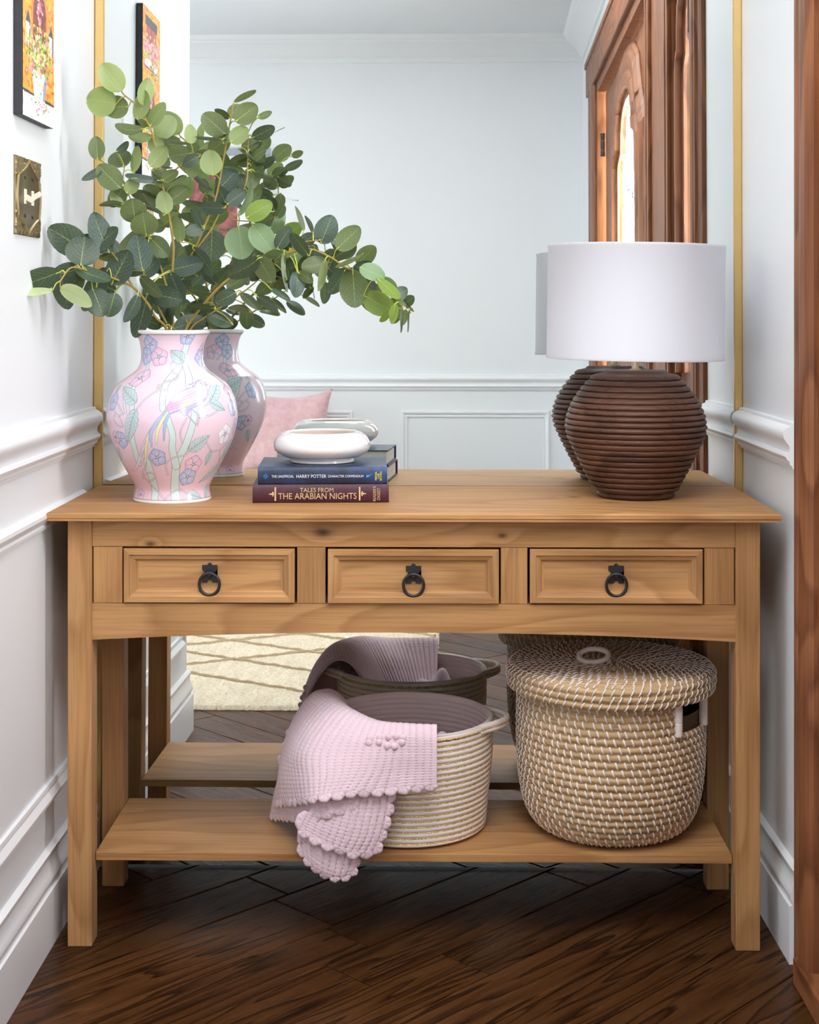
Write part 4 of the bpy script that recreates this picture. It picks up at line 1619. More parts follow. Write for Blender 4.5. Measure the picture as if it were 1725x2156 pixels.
def leafp(a, b, wd, col=LEAFC, veins=5):
    s = Sub([a[0], b[0]], [a[1], b[1]], wd * 1.3)
    if not s.ok:
        return
    x = (s.th - a[0]) * s.rr
    y = s.z - a[1]
    rm = (R_of(a[1]) + R_of(b[1])) / 2
    dx, dy = (b[0] - a[0]) * rm, b[1] - a[1]
    L = math.hypot(dx, dy)
    ux, uy = dx / L, dy / L
    t = (x * ux + y * uy) / L
    q = -x * uy + y * ux
    tc = np.clip(t, 0.0, 1.0)
    hw = wd * np.sin(PI * tc ** 0.72) ** 0.85 * (1 + 0.09 * np.abs(np.sin(tc * PI * 6)))
    d = np.abs(q) - hw
    d = np.where((t < 0) | (t > 1), np.maximum(d, np.maximum(-t, t - 1) * L), d)
    sh = np.clip(np.abs(q) / wd, 0, 1)[..., None]
    s.put(fillm(d), np.asarray(col) * (0.94 + 0.10 * sh))
    s.put(linem(d, LW_) * (t > -0.02) * (t < 1.02), INK)
    inside = (d < 0) * (t > 0.02) * (t < 0.98)
    s.put(linem(q, LW_) * inside, INK)
    per = L / (veins + 1)
    ph = ((t * L - np.abs(q) * 0.8) / per)
    dv = (ph - np.round(ph)) * per * 0.78
    s.put(linem(dv, LW_ * 0.7) * inside * (np.abs(q) < hw * 0.85) * 0.85, INK)


def polyd(s, pts):
    """distance to a polyline (in metres) and the share of length at the nearest point"""
    best = None
    bt = None
    n = len(pts) - 1
    for i in range(n):
        (t0, z0), (t1, z1) = pts[i], pts[i + 1]
        ax, ay = t0 * s.rr, np.full_like(s.rr, z0)
        bx, by = t1 * s.rr, np.full_like(s.rr, z1)
        px, py = s.th * s.rr, s.z + 0 * s.th
        vx, vy = bx - ax, by - ay
        l2 = vx * vx + vy * vy + 1e-12
        h = np.clip(((px - ax) * vx + (py - ay) * vy) / l2, 0, 1)
        d = np.hypot(px - ax - vx * h, py - ay - vy * h)
        if best is None:
            best, bt = d, (i + h) / n
        else:
            m = d < best
            best = np.where(m, d, best)
            bt = np.where(m, (i + h) / n, bt)
    return best, bt


def spl(pts, per=6):
    return smooth_prof(pts, per)


def branch(pts, w0, w1, col=MINT, ink=INK):
    pts = spl(pts, 5)
    s = Sub([p[0] for p in pts], [p[1] for p in pts], max(w0, w1) * 2)
    if not s.ok:
        return
    d, t = polyd(s, pts)
    ww = w0 + (w1 - w0) * t
    s.put(fillm(d - ww), np.asarray(col))
    s.put(linem(d - ww, LW_ * 1.1), ink)


def feather(pts, w, col):
    pts = spl(pts, 6)
    s = Sub([p[0] for p in pts], [p[1] for p in pts], w * 2)
    if not s.ok:
        return
    d, t = polyd(s, pts)
    ww = w * np.sin(PI * np.clip(0.12 + 0.85 * t, 0, 1)) ** 0.6
    s.put(fillm(d - ww), np.asarray(col))
    s.put(linem(d - ww, LW_ * 0.8), np.asarray(srgb(110, 112, 132)))


def tendril(pts, w=0.0011):
    branch(pts, w, w, np.array(srgb(226, 216, 222)))


def poly_shape(pts, col, ink=INK):
    s = Sub([p[0] for p in pts], [p[1] for p in pts], 0.004)
    if not s.ok:
        return None
    cth = sum(p[0] for p in pts) / len(pts)
    inside = np.zeros(np.broadcast(s.th, s.z).shape, bool)
    px, py = s.th + 0 * s.z, s.z + 0 * s.th
    n = len(pts)
    for i in range(n):
        (x1, y1), (x2, y2) = pts[i], pts[(i + 1) % n]
        c = ((y1 > py) != (y2 > py)) & (px < (x2 - x1) * (py - y1) / (y2 - y1 + 1e-12) + x1)
        inside ^= c
    d, _ = polyd(s, list(pts) + [pts[0]])
    s.put(np.where(inside, 1.0, fillm(d)), np.asarray(col))
    s.put(linem(d, LW_), ink)
    return s, inside, d


def motifs(off):
    F = lambda x, y: (lambda q: (q[0] + off, q[1]))(front(x, y))
    Fs = lambda l: [F(x, y) for x, y in l]
    u = PX_
    # mint branches
    branch(Fs([(560, 1745), (560, 1600), (520, 1470), (490, 1380)]), 34 * u, 40 * u)
    branch(Fs([(765, 1750), (760, 1560), (775, 1400), (850, 1240), (910, 1080), (945, 930), (935, 780)]), 40 * u, 28 * u)
    branch(Fs([(770, 1420), (735, 1260), (735, 1120), (690, 960)]), 34 * u, 26 * u)
    branch(Fs([(640, 870), (645, 740), (690, 600), (790, 480), (860, 300), (885, 200)]), 26 * u, 32 * u)
    branch(Fs([(895, 650), (880, 520), (850, 420)]), 34 * u, 26 * u)
    branch(Fs([(410, 1390), (365, 1230), (340, 1100), (345, 900), (360, 660)]), 30 * u, 28 * u)
    branch(Fs([(300, 640), (270, 800), (285, 900)]), 18 * u, 14 * u)
    branch(Fs([(500, 440), (470, 520), (380, 600)]), 16 * u, 14 * u)
    branch(Fs([(1060, 480), (1200, 560), (1290, 720)]), 16 * u, 12 * u)
    # tendrils
    tendril(Fs([(370, 900), (480, 770), (610, 690), (690, 700), (770, 750)]))
    tendril(Fs([(600, 640), (590, 690), (660, 610), (760, 590), (790, 540), (740, 520), (720, 440), (770, 400), (850, 420)]))
    tendril(Fs([(690, 1500), (670, 1400), (740, 1340), (860, 1310), (890, 1270)]))
    tendril(Fs([(540, 1610), (450, 1500), (480, 1420), (470, 1300), (490, 1170)]))
    tendril(Fs([(450, 1510), (520, 1480), (570, 1520), (520, 1560), (450, 1530)]))
    tendril(Fs([(870, 960), (810, 1090), (830, 1200)]))
    tendril(Fs([(1060, 1190), (1110, 1270), (1190, 1260), (1260, 1190)]))
    tendril(Fs([(1190, 1270), (1185, 1330), (1200, 1400)]))
    tendril(Fs([(1100, 1270), (1100, 1330)]))
    tendril(Fs([(660, 1740), (720, 1680), (800, 1640), (880, 1680), (980, 1700)]))
    tendril(Fs([(540, 1610), (600, 1670), (660, 1740)]))
    tendril(Fs([(990, 950), (1100, 930), (1180, 880)]))
    tendril(Fs([(990, 930), (1040, 850), (1090, 800)]))
    tendril(Fs([(180, 900), (230, 960), (260, 1040), (200, 1020), (170, 940), (240, 930)]))
    tendril(Fs([(260, 920), (220, 840), (190, 800)]))
    # leaves
    leafp(F(390, 810), F(270, 660), 62 * u)
    leafp(F(385, 870), F(310, 1200), 66 * u, veins=8)
    leafp(F(850, 420), F(715, 310), 60 * u)
    leafp(F(1100, 790), F(1125, 580), 58 * u)
    leafp(F(1090, 800), F(1240, 880), 42 * u)
    leafp(F(890, 1270), F(1100, 1120), 56 * u, veins=7)
    leafp(F(1105, 1270), F(1050, 1410), 34 * u)
    leafp(F(1205, 1390), F(1000, 1575), 46 * u, veins=7)
    leafp(F(870, 1680), F(1010, 1720), 46 * u)
    leafp(F(1080, 1590), F(1050, 1730), 36 * u)
    leafp(F(215, 1240), F(250, 1370), 34 * u)
    leafp(F(240, 640), F(190, 720), 34 * u)
    leafp(F(1180, 560), F(1080, 490), 34 * u)
    # flowers
    flower(*F(520, 250), 88 * u, BLUEF, 0.3)
    flower(*F(485, 360), 88 * u, BLUEF, 0.9)
    flower(*F(605, 370), 92 * u, PINKF, 0.5)
    flower(*F(425, 575), 82 * u, PINKF, 0.1, 1.15)
    flower(*F(880, 180), 80 * u, BLUEF, 0.2)
    flower(*F(1000, 380), 88 * u, BLUEF, 0.7)
    flower(*F(165, 800), 92 * u, BLUEF, 0.4)
    flower(*F(240, 1165), 88 * u, BLUEF, 0.8)
    flower(*F(190, 1140), 62 * u, PINKF, 0.3)
    flower(*F(590, 1335), 86 * u, BLUEF, 0.6)
    flower(*F(935, 1400), 88 * u, PINKF, 0.2)
    flower(*F(880, 1520), 86 * u, BLUEF, 0.5)
    flower(*F(1240, 1110), 100 * u, WHITEF, 0.5)
    flower(*F(1280, 720), 84 * u, PINKF, 0.1)
    flower(*F(1310, 860), 84 * u, BLUEF, 0.4)
    flower(*F(430, 1690), 56 * u, PINKF, 0.4)
    flower(*F(1130, 300), 60 * u, PINKF, 0.4)
    # the long-tailed bird
    feather(Fs([(690, 870), (560, 1030), (470, 1190), (425, 1340), (380, 1440), (345, 1455)]), 15 * u, srgb(222, 205, 224))
    feather(Fs([(660, 900), (540, 1060), (480, 1200), (430, 1330)]), 12 * u, srgb(214, 212, 232))
    feather(Fs([(505, 1110), (480, 1250), (478, 1400)]), 13 * u, srgb(228, 222, 170))
    feather(Fs([(690, 890), (600, 980), (530, 1100), (535, 1235)]), 17 * u, srgb(172, 190, 218))
    feather(Fs([(700, 890), (630, 990), (590, 1090), (580, 1205)]), 15 * u, srgb(230, 224, 168))
    feather(Fs([(715, 900), (665, 1000), (652, 1175)]), 15 * u, srgb(162, 178, 212))
    tendril(Fs([(930, 880), (985, 935), (975, 1030)]), 0.0008)
    tendril(Fs([(880, 930), (960, 1020)]), 0.0008)
    body = spl([(670, 860), (740, 760), (830, 690), (930, 660), (955, 615), (1005, 590), (1050, 625), (1070, 690), (1060, 770), (1000, 830), (920, 870), (870, 930), (830, 930), (800, 890), (720, 920)], 3)
    r = poly_shape(Fs(body), srgb(206, 196, 220))
    if r:
        s, ins, d = r
        t0, z0 = F(690, 850)
        t1, z1 = F(1040, 700)
        rm = 0.115
        dx, dz = (t1 - t0) * rm, z1 - z0
        L = math.hypot(dx, dz)
        a = ((s.th - t0) * rm * dx + (s.z - z0) * dz) / L / L
        b = (-(s.th - t0) * rm * dz + (s.z - z0) * dx) / L
        a, b = a + 0 * s.z, b + 0 * s.th
        wing = ins & (a < 0.72)
        s.put(wing * np.clip(0.9 - a, 0, 1) * 0.9 * (b > -0.008), srgb(212, 160, 192))
        s.put(ins * np.exp(-((a - 0.45) / 0.16) ** 2 - ((b + 0.006) / 0.006) ** 2), srgb(232, 226, 184))
        s.put(ins * (b < -0.010) * 0.7, srgb(160, 168, 208))
        sc = 0.0046
        row = np.floor(b / sc)
        ca_ = ((a * L / sc + 0.5 * (row % 2)) % 1.0) - 0.5
        cb_ = (b / sc) % 1.0
        arcd = (np.hypot(ca_, cb_) - 0.52) * sc
        s.put(linem(arcd, LW_ * 0.7) * ins * (a < 0.80) * (a > 0.05) * 0.8, srgb(128, 92, 132))
    poly_shape(Fs([(1045, 610), (1095, 620), (1050, 645)]), srgb(220, 190, 200))
    poly_shape(Fs([(960, 615), (885, 635), (930, 640), (940, 660)]), srgb(214, 190, 214))
    flower_c = F(1008, 622)
    s = Sub([flower_c[0]], [flower_c[1]], 0.006)
    rho = np.hypot((s.th - flower_c[0]) * s.rr, s.z - flower_c[1])
    s.put(fillm(rho - 17 * u), srgb(240, 238, 236))
    s.put(linem(rho - 17 * u, LW_), INK)
    s.put(fillm(rho - 6 * u), INK)


motifs(0.0)
motifs(PI)
# side gaps between the two faces
for q in (PI / 2, -PI / 2):
    for (dz, rad, cc, ro) in ((0.95, 0.017, BLUEF, 0.3), (0.905, 0.016, PINKF, 0.8), (1.03, 0.013, BLUEF, 0.1), (0.85, 0.015, BLUEF, 0.5)):
        flower(q + 0.1 * math.sin(dz * 40), dz, rad, cc, ro)
    leafp((q + 0.10, 0.93), (q + 0.26, 0.985), 0.011)
    leafp((q - 0.08, 0.88), (q - 0.25, 0.84), 0.011)
# white rim and foot with a thin ink line
wh = np.array(srgb(226, 226, 222))
zr, zf = zc(152), zc(1700)
mrow = np.clip(0.5 + (ZZ - zr) / AA, 0, 1)[:, None] * np.ones((1, NT))
over(mrow, wh)
over(linem((ZZ - zr)[:, None] * np.ones((1, NT)), 0.0009), INK)
mrow = np.clip(0.5 - (ZZ - zf) / AA, 0, 1)[:, None] * np.ones((1, NT))
over(mrow, wh)
over(linem((ZZ - zf)[:, None] * np.ones((1, NT)), 0.0009), INK)

vase = thing('vase', 'bulbous pink porcelain vase painted with a long-tailed bird and flowers', 'vase', (VX, VY, TZ))
v, f = lathe(list(zip(RR, ZZ)), NT, (VX, VY), True)
o = mesh('vase_body', v, f, vcol_mat('painted_porcelain', 'paint', 0.20, 0.22, spec=0.35), vase, True, sharp=60)
setcol(o, C.reshape(-1, 3))
ip = smooth_prof([(348 / KPX, zc(110)), (330 / KPX, zc(116)), (310 / KPX, zc(150)), (285 / KPX, zc(300)), (290 / KPX, zc(430)), (400 / KPX, zc(600)), (540 / KPX, zc(800)), (570 / KPX, zc(1000)), (430 / KPX, zc(1350)), (260 / KPX, zc(1500)), (0.0008, zc(1520))], 4)
v, f = lathe(ip, 64, (VX, VY), False)
o = mesh('vase_inside', v, f, plain('vase_inner_glaze', srgb(222, 222, 216), 0.2, 0, 0.02, 20), vase, True)
fixn(o)
o.data.flip_normals()

# ================================================================== eucalyptus stems
CLS = {'p': (srgb(148, 168, 96), srgb(160, 180, 112)), 'l': (srgb(132, 150, 90), srgb(150, 168, 106)), 'm': (srgb(92, 110, 58), srgb(110, 126, 70)), 'o': (srgb(72, 90, 44), srgb(90, 106, 56)),
       'd': (srgb(36, 58, 46), srgb(52, 76, 58)), 'b': (srgb(56, 78, 76), srgb(74, 96, 92)), 'g': (srgb(116, 146, 34), srgb(132, 160, 50)), 'w': (srgb(196, 216, 150), srgb(208, 224, 164)), 'f': (srgb(128, 160, 112), srgb(150, 176, 132))}


def leaf_mat():
    m, nt, b = new_mat('eucalyptus_leaf')
    a = nd(nt, 'ShaderNodeAttribute', attribute_name='paint')
    uv = nd(nt, 'ShaderNodeUVMap')
    uv.uv_map = 'UVMap'
    sp = nd(nt, 'ShaderNodeSeparateXYZ')
    lk(nt, uv.outputs[0], sp.inputs[0])
    t, s = sp.outputs[0], mth(nt, 'ABSOLUTE', sp.outputs[1])
    mid = mth(nt, 'SUBTRACT', 1.0, mth(nt, 'MINIMUM', 1.0, mth(nt, 'DIVIDE', s, mth(nt, 'SUBTRACT', 0.062, mth(nt, 'MULTIPLY', t, 0.045)))))
    wob = noise(nt, uv.outputs[0], 6, 2)
    ph = mth(nt, 'MULTIPLY', mth(nt, 'ADD', mth(nt, 'SUBTRACT', t, mth(nt, 'MULTIPLY', s, 0.42)), mth(nt, 'MULTIPLY', wob, 0.10)), 7.0)
    tri = mth(nt, 'ABSOLUTE', mth(nt, 'SUBTRACT', mth(nt, 'FRACT', ph), 0.5))
    side = mth(nt, 'MULTIPLY', mth(nt, 'SUBTRACT', 1.0, mth(nt, 'MINIMUM', 1.0, mth(nt, 'MULTIPLY', tri, 11.0))), mth(nt, 'SUBTRACT', 0.75, mth(nt, 'MULTIPLY', s, 0.5)))
    vein = mth(nt, 'MAXIMUM', mid, mth(nt, 'MULTIPLY', side, 0.55))
    fr = noise(nt, mapping(nt, uv.outputs[0], (14, 26, 1)), 1.0, 4, 0.7)
    frost = ramp(nt, fr, [(0.45, (0, 0, 0)), (0.75, (0.30, 0.30, 0.30))])
    c = mixc(nt, frost, a.outputs['Color'], (0.36, 0.44, 0.36))
    c = mixc(nt, mth(nt, 'MULTIPLY', vein, 0.8), c, (0.36, 0.45, 0.16))
    lk(nt, c, b.inputs['Base Color'])
    b.inputs['Roughness'].default_value = 0.40
    b.inputs['Specular IOR Level'].default_value = 0.45
    bump(nt, b, mth(nt, 'MULTIPLY', vein, -1.0), 0.35, 0.0008)
    tl = nd(nt, 'ShaderNodeBsdfTranslucent')
    lk(nt, mixc(nt, 0.5, c, (0.30, 0.38, 0.09)), tl.inputs[0])
    mx = nd(nt, 'ShaderNodeMixShader')
    mx.inputs[0].default_value = 0.22
    out = [n for n in nt.nodes if n.type == 'OUTPUT_MATERIAL'][0]
    lk(nt, b.outputs[0], mx.inputs[1])
    lk(nt, tl.outputs[0], mx.inputs[2])
    lk(nt, mx.outputs[0], out.inputs[0])
    return m


LEAFM = leaf_mat()
STEMM = plain('brown_green_stem', srgb(150, 128, 62), 0.55, 0, 0.25, 60, bmp=0.1)
TWIG = plain('yellow_green_twig', srgb(170, 176, 70), 0.5, 0, 0.15, 60)
NTL, NSL = 11, 9


def leaf_geo(P, Q, Wv, rnd, big=1.0):
    P, Q, Wv = np.array(P) / 1e4, np.array(Q) / 1e4, np.array(Wv) / 1e4
    ax = Q - P
    L = np.linalg.norm(ax)
    ax = ax / L
    hw = np.linalg.norm(Wv) * 1.26 * big
    Q = P + ax * L * 1.12 * big
    L *= 1.12 * big
    wv = Wv / hw
    nn = np.cross(ax, wv)
    if nn[1] > 0:
        nn = -nn
    cup = rnd.uniform(-0.10, 0.16)
    fold = rnd.uniform(0.02, 0.16)
    tw = rnd.uniform(-0.10, 0.10)
    v, uv = [], []
    for i in range(NTL):
        t = i / (NTL - 1)
        te = 0.5 - 0.5 * math.cos(PI * t)
        h = (max(0.0, math.sin(PI * te ** 0.92)) ** 0.50) * (1 - 0.06 * te)
        h = max(h, 0.012)
        for j in range(NSL):
            s = -1 + 2 * j / (NSL - 1)
            bend = -cup * L * 4 * te * (1 - te) + fold * hw * abs(s * h) + tw * hw * s * (te - 0.5) + 0.03 * hw * math.sin(5 * te + 3 * s + rnd.random() * 0.0)
            p = P + ax * L * te + wv * hw * h * s + nn * bend
            v.append(p)
            uv.append((te, s))
    f = []
    for i in range(NTL - 1):
        for j in range(NSL - 1):
            a = i * NSL + j
            f.append((a, a + 1, a + NSL + 1, a + NSL))
    return v, f, uv


SLAB = {'s1': 'tallest eucalyptus stem, rising at the left of the pink vase with pale round leaves',
        's2': 'upright eucalyptus stem right of the tallest one, topped by a small folded leaf',
        's3': 'long eucalyptus stem arching out to the right and drooping at its tip',
        's4': 'low eucalyptus stem reaching left over the table edge with large dark leaves'}
rnd = random.Random(21)
for key_, lines in STEMS.items():
    base = np.array(lines[0][0])
    es = thing('eucalyptus_stem', SLAB[key_], 'plant stem', tuple(base), 'eucalyptus stems in the pink vase')
    mb = MB()
    allp = []
    for li, l in enumerate(lines):
        pts = smooth_prof(l, 6)
        n = len(pts)
        r0 = 0.0030 if li == 0 else 0.0020
        mb.tube(pts, [r0 * (1 - 0.6 * i / n) for i in range(n)], 8)
        allp += [np.array(p) for p in pts if p[2] > 1.09]
    V, F, UV, CO = [], [], [], []
    nst = len(mb.f)
    tw = mb
    for rec in LEAVES[key_]:
        cl = rec[0]
        P, Q, Wv = rec[1:4], rec[4:7], rec[7:10]
        v, f, uv = leaf_geo(P, Q, Wv, rnd, 1.22 if key_ == 's4' else 1.0)
        k = len(V)
        V += v
        UV += uv
        F += [tuple(i + k for i in q) for q in f]
        a, b = CLS[cl]
        u = rnd.random()
        c = (np.array(a) * (1 - u) + np.array(b) * u) * (0.86 if cl in 'plw' else 0.74)
        for (t, s) in uv:
            e = min(1.0, max(0.0, (abs(s) - 0.75) * 2.0))
            CO.append(c * (1 + 0.22 * e))
        p0 = np.array(P) / 1e4
        if allp:
            d = [np.linalg.norm(q - p0) for q in allp]
            # join a little lower on the stem than the nearest point
            near = allp[int(np.argmin([dd + 0.4 * max(0, q[2] - p0[2]) for dd, q in zip(d, allp)]))]
            if np.linalg.norm(near - p0) < 0.11:
                m_ = (near * 0.5 + p0 * 0.5) + np.array([0, 0, 0.004])
                ax = (np.array(Q) - np.array(P)) / 1e4
                tw.tube(smooth_prof([tuple(near), tuple(m_), tuple(p0), tuple(p0 + ax * 0.12)], 4), [0.0011] * 13, 6)
    o = mesh('foliage', V, F, LEAFM, es, True, uv=UV)
    setcol(o, np.array(CO))
    for q in range(nst, len(mb.m)):
        mb.m[q] = 1
    mb.build('stem', None, es, True, mats=[STEMM, TWIG])

# ================================================================== seagrass hamper with lid
HX, HY, HZ = 0.333, -0.197, 0.1571
ham = thing('lidded_hamper', 'round seagrass hamper with white stitching and a lid on the right of the shelf', 'basket', (HX, HY, HZ))


def straw():
    m, nt, b = new_mat('seagrass_coil')
    uv = nd(nt, 'ShaderNodeUVMap')
    uv.uv_map = 'UVMap'
    p = uv.outputs[0]
    n1 = noise(nt, mapping(nt, p, (9, 900, 1)), 1.0, 3, 0.6)
    n2 = noise(nt, mapping(nt, p, (3.5, 26, 1)), 1.0, 3, 0.6)
    n3 = noise(nt, mapping(nt, p, (16, 60, 1)), 1.0, 2, 0.5)
    c = ramp(nt, n2, [(0.28, srgb(150, 122, 84)), (0.42, srgb(186, 154, 112)), (0.55, srgb(205, 170, 130)), (0.72, srgb(176, 158, 108))])
    c = mixc(nt, 1.0, c, ramp(nt, n1, [(0.3, (0.62, 0.60, 0.56)), (0.5, (1, 1, 1)), (0.75, (1.12, 1.1, 1.06))]), 'MULTIPLY')
    c = mixc(nt, 1.0, c, ramp(nt, n3, [(0.27, (0.45, 0.40, 0.34)), (0.36, (1, 1, 1))]), 'MULTIPLY')
    lk(nt, c, b.inputs['Base Color'])
    b.inputs['Roughness'].default_value = 0.6
    bump(nt, b, n1, 0.5, 0.0012)
    return m


STRAW = straw()
WTHREAD = plain('white_plastic_stitch', srgb(232, 222, 214), 0.5, 0, 0.05, 200)


def coil_surface(prof_key, ncoil, bulge, n, c, gap=None):
    """lathe made of stacked coils following a (r, z) path; returns verts, faces, uv and the coil list.
    gap = (theta0, theta1, first coil, last coil) leaves an opening"""
    K = np.array(prof_key, float)
    a = np.concatenate([[0], np.cumsum(np.linalg.norm(np.diff(K, axis=0), axis=1))])
    per = 6
    m = ncoil * per + 1
    s = np.linspace(0, a[-1], m)
    r = np.interp(s, a, K[:, 0])
    z = np.interp(s, a, K[:, 1])
    dr, dz = np.gradient(r), np.gradient(z)
    ln = np.hypot(dr, dz) + 1e-9
    nr, nz = dz / ln, -dr / ln
    h = bulge * (np.abs(np.sin(PI * np.arange(m) / per)) ** 0.7 - 0.6)
    R, Z = r + nr * h, z + nz * h
    v, uv = [], []
    for i in range(m):
        for k in range(n + 1):
            t = 2 * PI * k / n
            rr = max(R[i], 0.0005)
            v.append((c[0] + rr * math.sin(t), c[1] - rr * math.cos(t), Z[i]))
            uv.append((t * 0.17 + 3.1 * (i // per), s[i] + (i // per) * 0.37))
    f = []
    for i in range(m - 1):
        ci = i // per
        for k in range(n):
            t = 2 * PI * (k + 0.5) / n
            if gap and gap[0] < t < gap[1] and gap[2] <= ci <= gap[3]:
                continue
            f.append((i * (n + 1) + k, i * (n + 1) + k + 1, (i + 1) * (n + 1) + k + 1, (i + 1) * (n + 1) + k))
    coils = []
    for ci in range(ncoil):
        i0 = ci * per
        coils.append([(r[i] + nr[i] * (h[i] + 0.0007), z[i] + nz[i] * (h[i] + 0.0007)) for i in range(i0, i0 + per + 1)])
    return v, f, uv, coils


def stitches(mb, coils, c, spacing, slant, width, mi, gap=None, jitter=0.18, skip=0.0):
    rr_ = random.Random(5)
    phase = 0.0
    for ci, cl in enumerate(coils):
        rm = cl[len(cl) // 2][0]
        if rm < 0.008:
            continue
        n = max(5, int(round(2 * PI * rm / spacing)))
        phase += 0.31 * 2 * PI / n
        for k in range(n):
            if rr_.random() < skip:
                continue
            t = phase + 2 * PI * (k + rr_.uniform(-jitter, jitter)) / n
            tt = t % (2 * PI)
            if gap and gap[0] < tt < gap[1] and gap[2] <= ci <= gap[3]:
                continue
            v = []
            m = len(cl) - 1
            for i in range(m):
                e0 = 0.35 + i * (len(cl) - 1.7) / (m - 1)
                q0 = int(e0)
                r = cl[q0][0] + (cl[min(q0 + 1, len(cl) - 1)][0] - cl[q0][0]) * (e0 - q0)
                z = cl[q0][1] + (cl[min(q0 + 1, len(cl) - 1)][1] - cl[q0][1]) * (e0 - q0)
                q = t + slant * (i / (m - 1) - 0.5) / rm
                wv = width * (0.75 + 0.25 * math.sin(PI * i / (m - 1)))
                for (e, o_) in ((-1, 0.0), (-0.55, 0.0014), (0.55, 0.0014), (1, 0.0)):
                    qq = q + e * wv / max(r, 0.004)
                    # lift along the surface normal approximated by the radius from the coil's own axis
                    v.append((r, z, qq, o_))
            # coil's centre for the lift direction
            cr, cz = (cl[0][0] + cl[-1][0]) / 2, (cl[0][1] + cl[-1][1]) / 2
            w3 = []
            for (r, z, qq, o_) in v:
                lx, lz = r - cr, z - cz
                ll = math.hypot(lx, lz) + 1e-9
                r3, z3 = r + lx / ll * o_, z + lz / ll * o_
                w3.append((c[0] + r3 * math.sin(qq), c[1] - r3 * math.cos(qq), z3))
            f = []
            for i in range(m - 1):
                for e in range(3):
                    f.append((i * 4 + e, i * 4 + e + 1, (i + 1) * 4 + e + 1, (i + 1) * 4 + e))
            mb.add(w3, f, mi)


def coil_part(name, key, ncoil, bulge, c, parent, spacing=0.0165, slant=-0.0042, width=0.0019, gap=None, n=120):
    v, f, uv, coils = coil_surface(key, ncoil, bulge, n, c, gap)
    mb = MB()
    mb.add(v, f, 0)
    stitches(mb, coils, c, spacing, slant, width, 1, gap)
    uv = uv + [(0, 0)] * (len(mb.v) - len(uv))
    return mesh(name, mb.v, mb.f, None, parent, True, uv=uv, mats=[STRAW, WTHREAD], fmat=mb.m)


G0, G1 = math.radians(37), math.radians(69)
body_key = smooth_prof([(0.100, HZ + 0.003), (0.120, HZ + 0.005), (0.138, HZ + 0.014), (0.152, HZ + 0.032), (0.162, HZ + 0.058), (0.169, HZ + 0.095), (0.1725, HZ + 0.14), (0.1735, HZ + 0.19), (0.1725, HZ + 0.24), (0.171, HZ + 0.277)], 5)
gap = (G0, G1, 18, 22)
coil_part('hamper_body', body_key, 23, 0.0042, (HX, HY), ham, gap=gap)
mb = MB()
v, f = lathe([(0.001, HZ + 0.004), (0.095, HZ + 0.004), (0.135, HZ + 0.020), (0.160, HZ + 0.07), (0.166, HZ + 0.15), (0.165, HZ + 0.235)], 64, (HX, HY), True)
mb.add(v, f)
o = mb.build('hamper_lining', plain('dark_inner_seagrass', srgb(92, 74, 52), 0.8, 0, 0.2, 60), ham, True)
# white-wrapped posts of the hand hole
for t in (G0 - 0.005, G1 + 0.005):
    pts, rad = [], []
    for i in range(40):
        z = HZ + 0.206 + 0.074 * i / 39
        r = 0.1735
        pts.append((HX + r * math.sin(t), HY - r * math.cos(t), z))
        rad.append(0.0076 + 0.0008 * abs(math.sin(i * PI / 2.6)))
    o = MB().tube(pts, rad, 12).build('wrapped_post', WTHREAD, ham, True)
    o['label'] = 'white cord-wrapped post of the hand hole'
ZL = 0.462
lid_key = [(0.004, ZL + 0.001)] + [(0.004 + 0.184 * i / 12, ZL + 0.001 - 0.002 * (i / 12) ** 2) for i in range(1, 13)]
# skirt of the lid
lid_key += [(0.1915, ZL - 0.006), (0.1925, ZL - 0.018), (0.1915, ZL - 0.030), (0.1885, ZL - 0.042)]
lid = coil_part('lid', [(r, z) for r, z in lid_key][::-1], 17, 0.0042, (HX, HY), ham, spacing=0.0158, slant=0.007, width=0.0017)
MB().add(*lathe([(0.001, ZL - 0.003), (0.186, ZL - 0.005), (0.186, ZL - 0.036)], 48, (HX, HY), False)).build('lid_lining', plain('lid_under', srgb(110, 90, 62), 0.8), lid, True)
pts = []
for k in range(64):
    a = 2 * PI * k / 64
    lx, ly = 0.0275 * math.cos(a), 0.0135 * math.sin(a)
    ca_, sa_ = math.cos(-0.25), math.sin(-0.25)
    pts.append((HX - 0.032 + lx * ca_ - ly * sa_, HY - 0.010 + lx * sa_ + ly * ca_, ZL + 0.0145 + 0.0095 * math.sin(a) + 0.002 * math.cos(a)))
mb = MB().tube(pts, [0.0046 + 0.0008 * abs(math.sin(k * PI / 1.55)) for k in range(64)], 10, closed=True)
mb.tube([(HX - 0.006, HY - 0.016, ZL + 0.009), (HX - 0.002, HY - 0.015, ZL - 0.004)], 0.0045, 8)
o = mb.build('lid_loop', WTHREAD, lid, True)
o['label'] = 'white cord-wrapped pull loop'

# ================================================================== cotton rope basket
RX, RY, RZ = -0.046, -0.190, 0.1571
bas = thing('rope_basket', 'white cotton rope basket with gold thread between its coils', 'basket', (RX, RY, RZ))
ROPE = plain('white_cotton_rope', srgb(244, 234, 226), 0.85, 0, 0.05, 500, bmp=0.6)
ROPEIN = plain('pinkish_rope_inside', srgb(236, 220, 218), 0.85, 0, 0.05, 500, bmp=0.6)


def goldthread():
    m, nt, b = new_mat('gold_lurex_thread')
    n1 = noise(nt, objco(nt), 420, 2)
    lk(nt, ramp(nt, n1, [(0.4, (0.46, 0.27, 0.08)), (0.6, (1.0, 0.74, 0.34))]), b.inputs['Base Color'])
    b.inputs['Metallic'].default_value = 0.4
    b.inputs['Roughness'].default_value = 0.35
    bump(nt, b, n1, 0.8, 0.002)
    return m


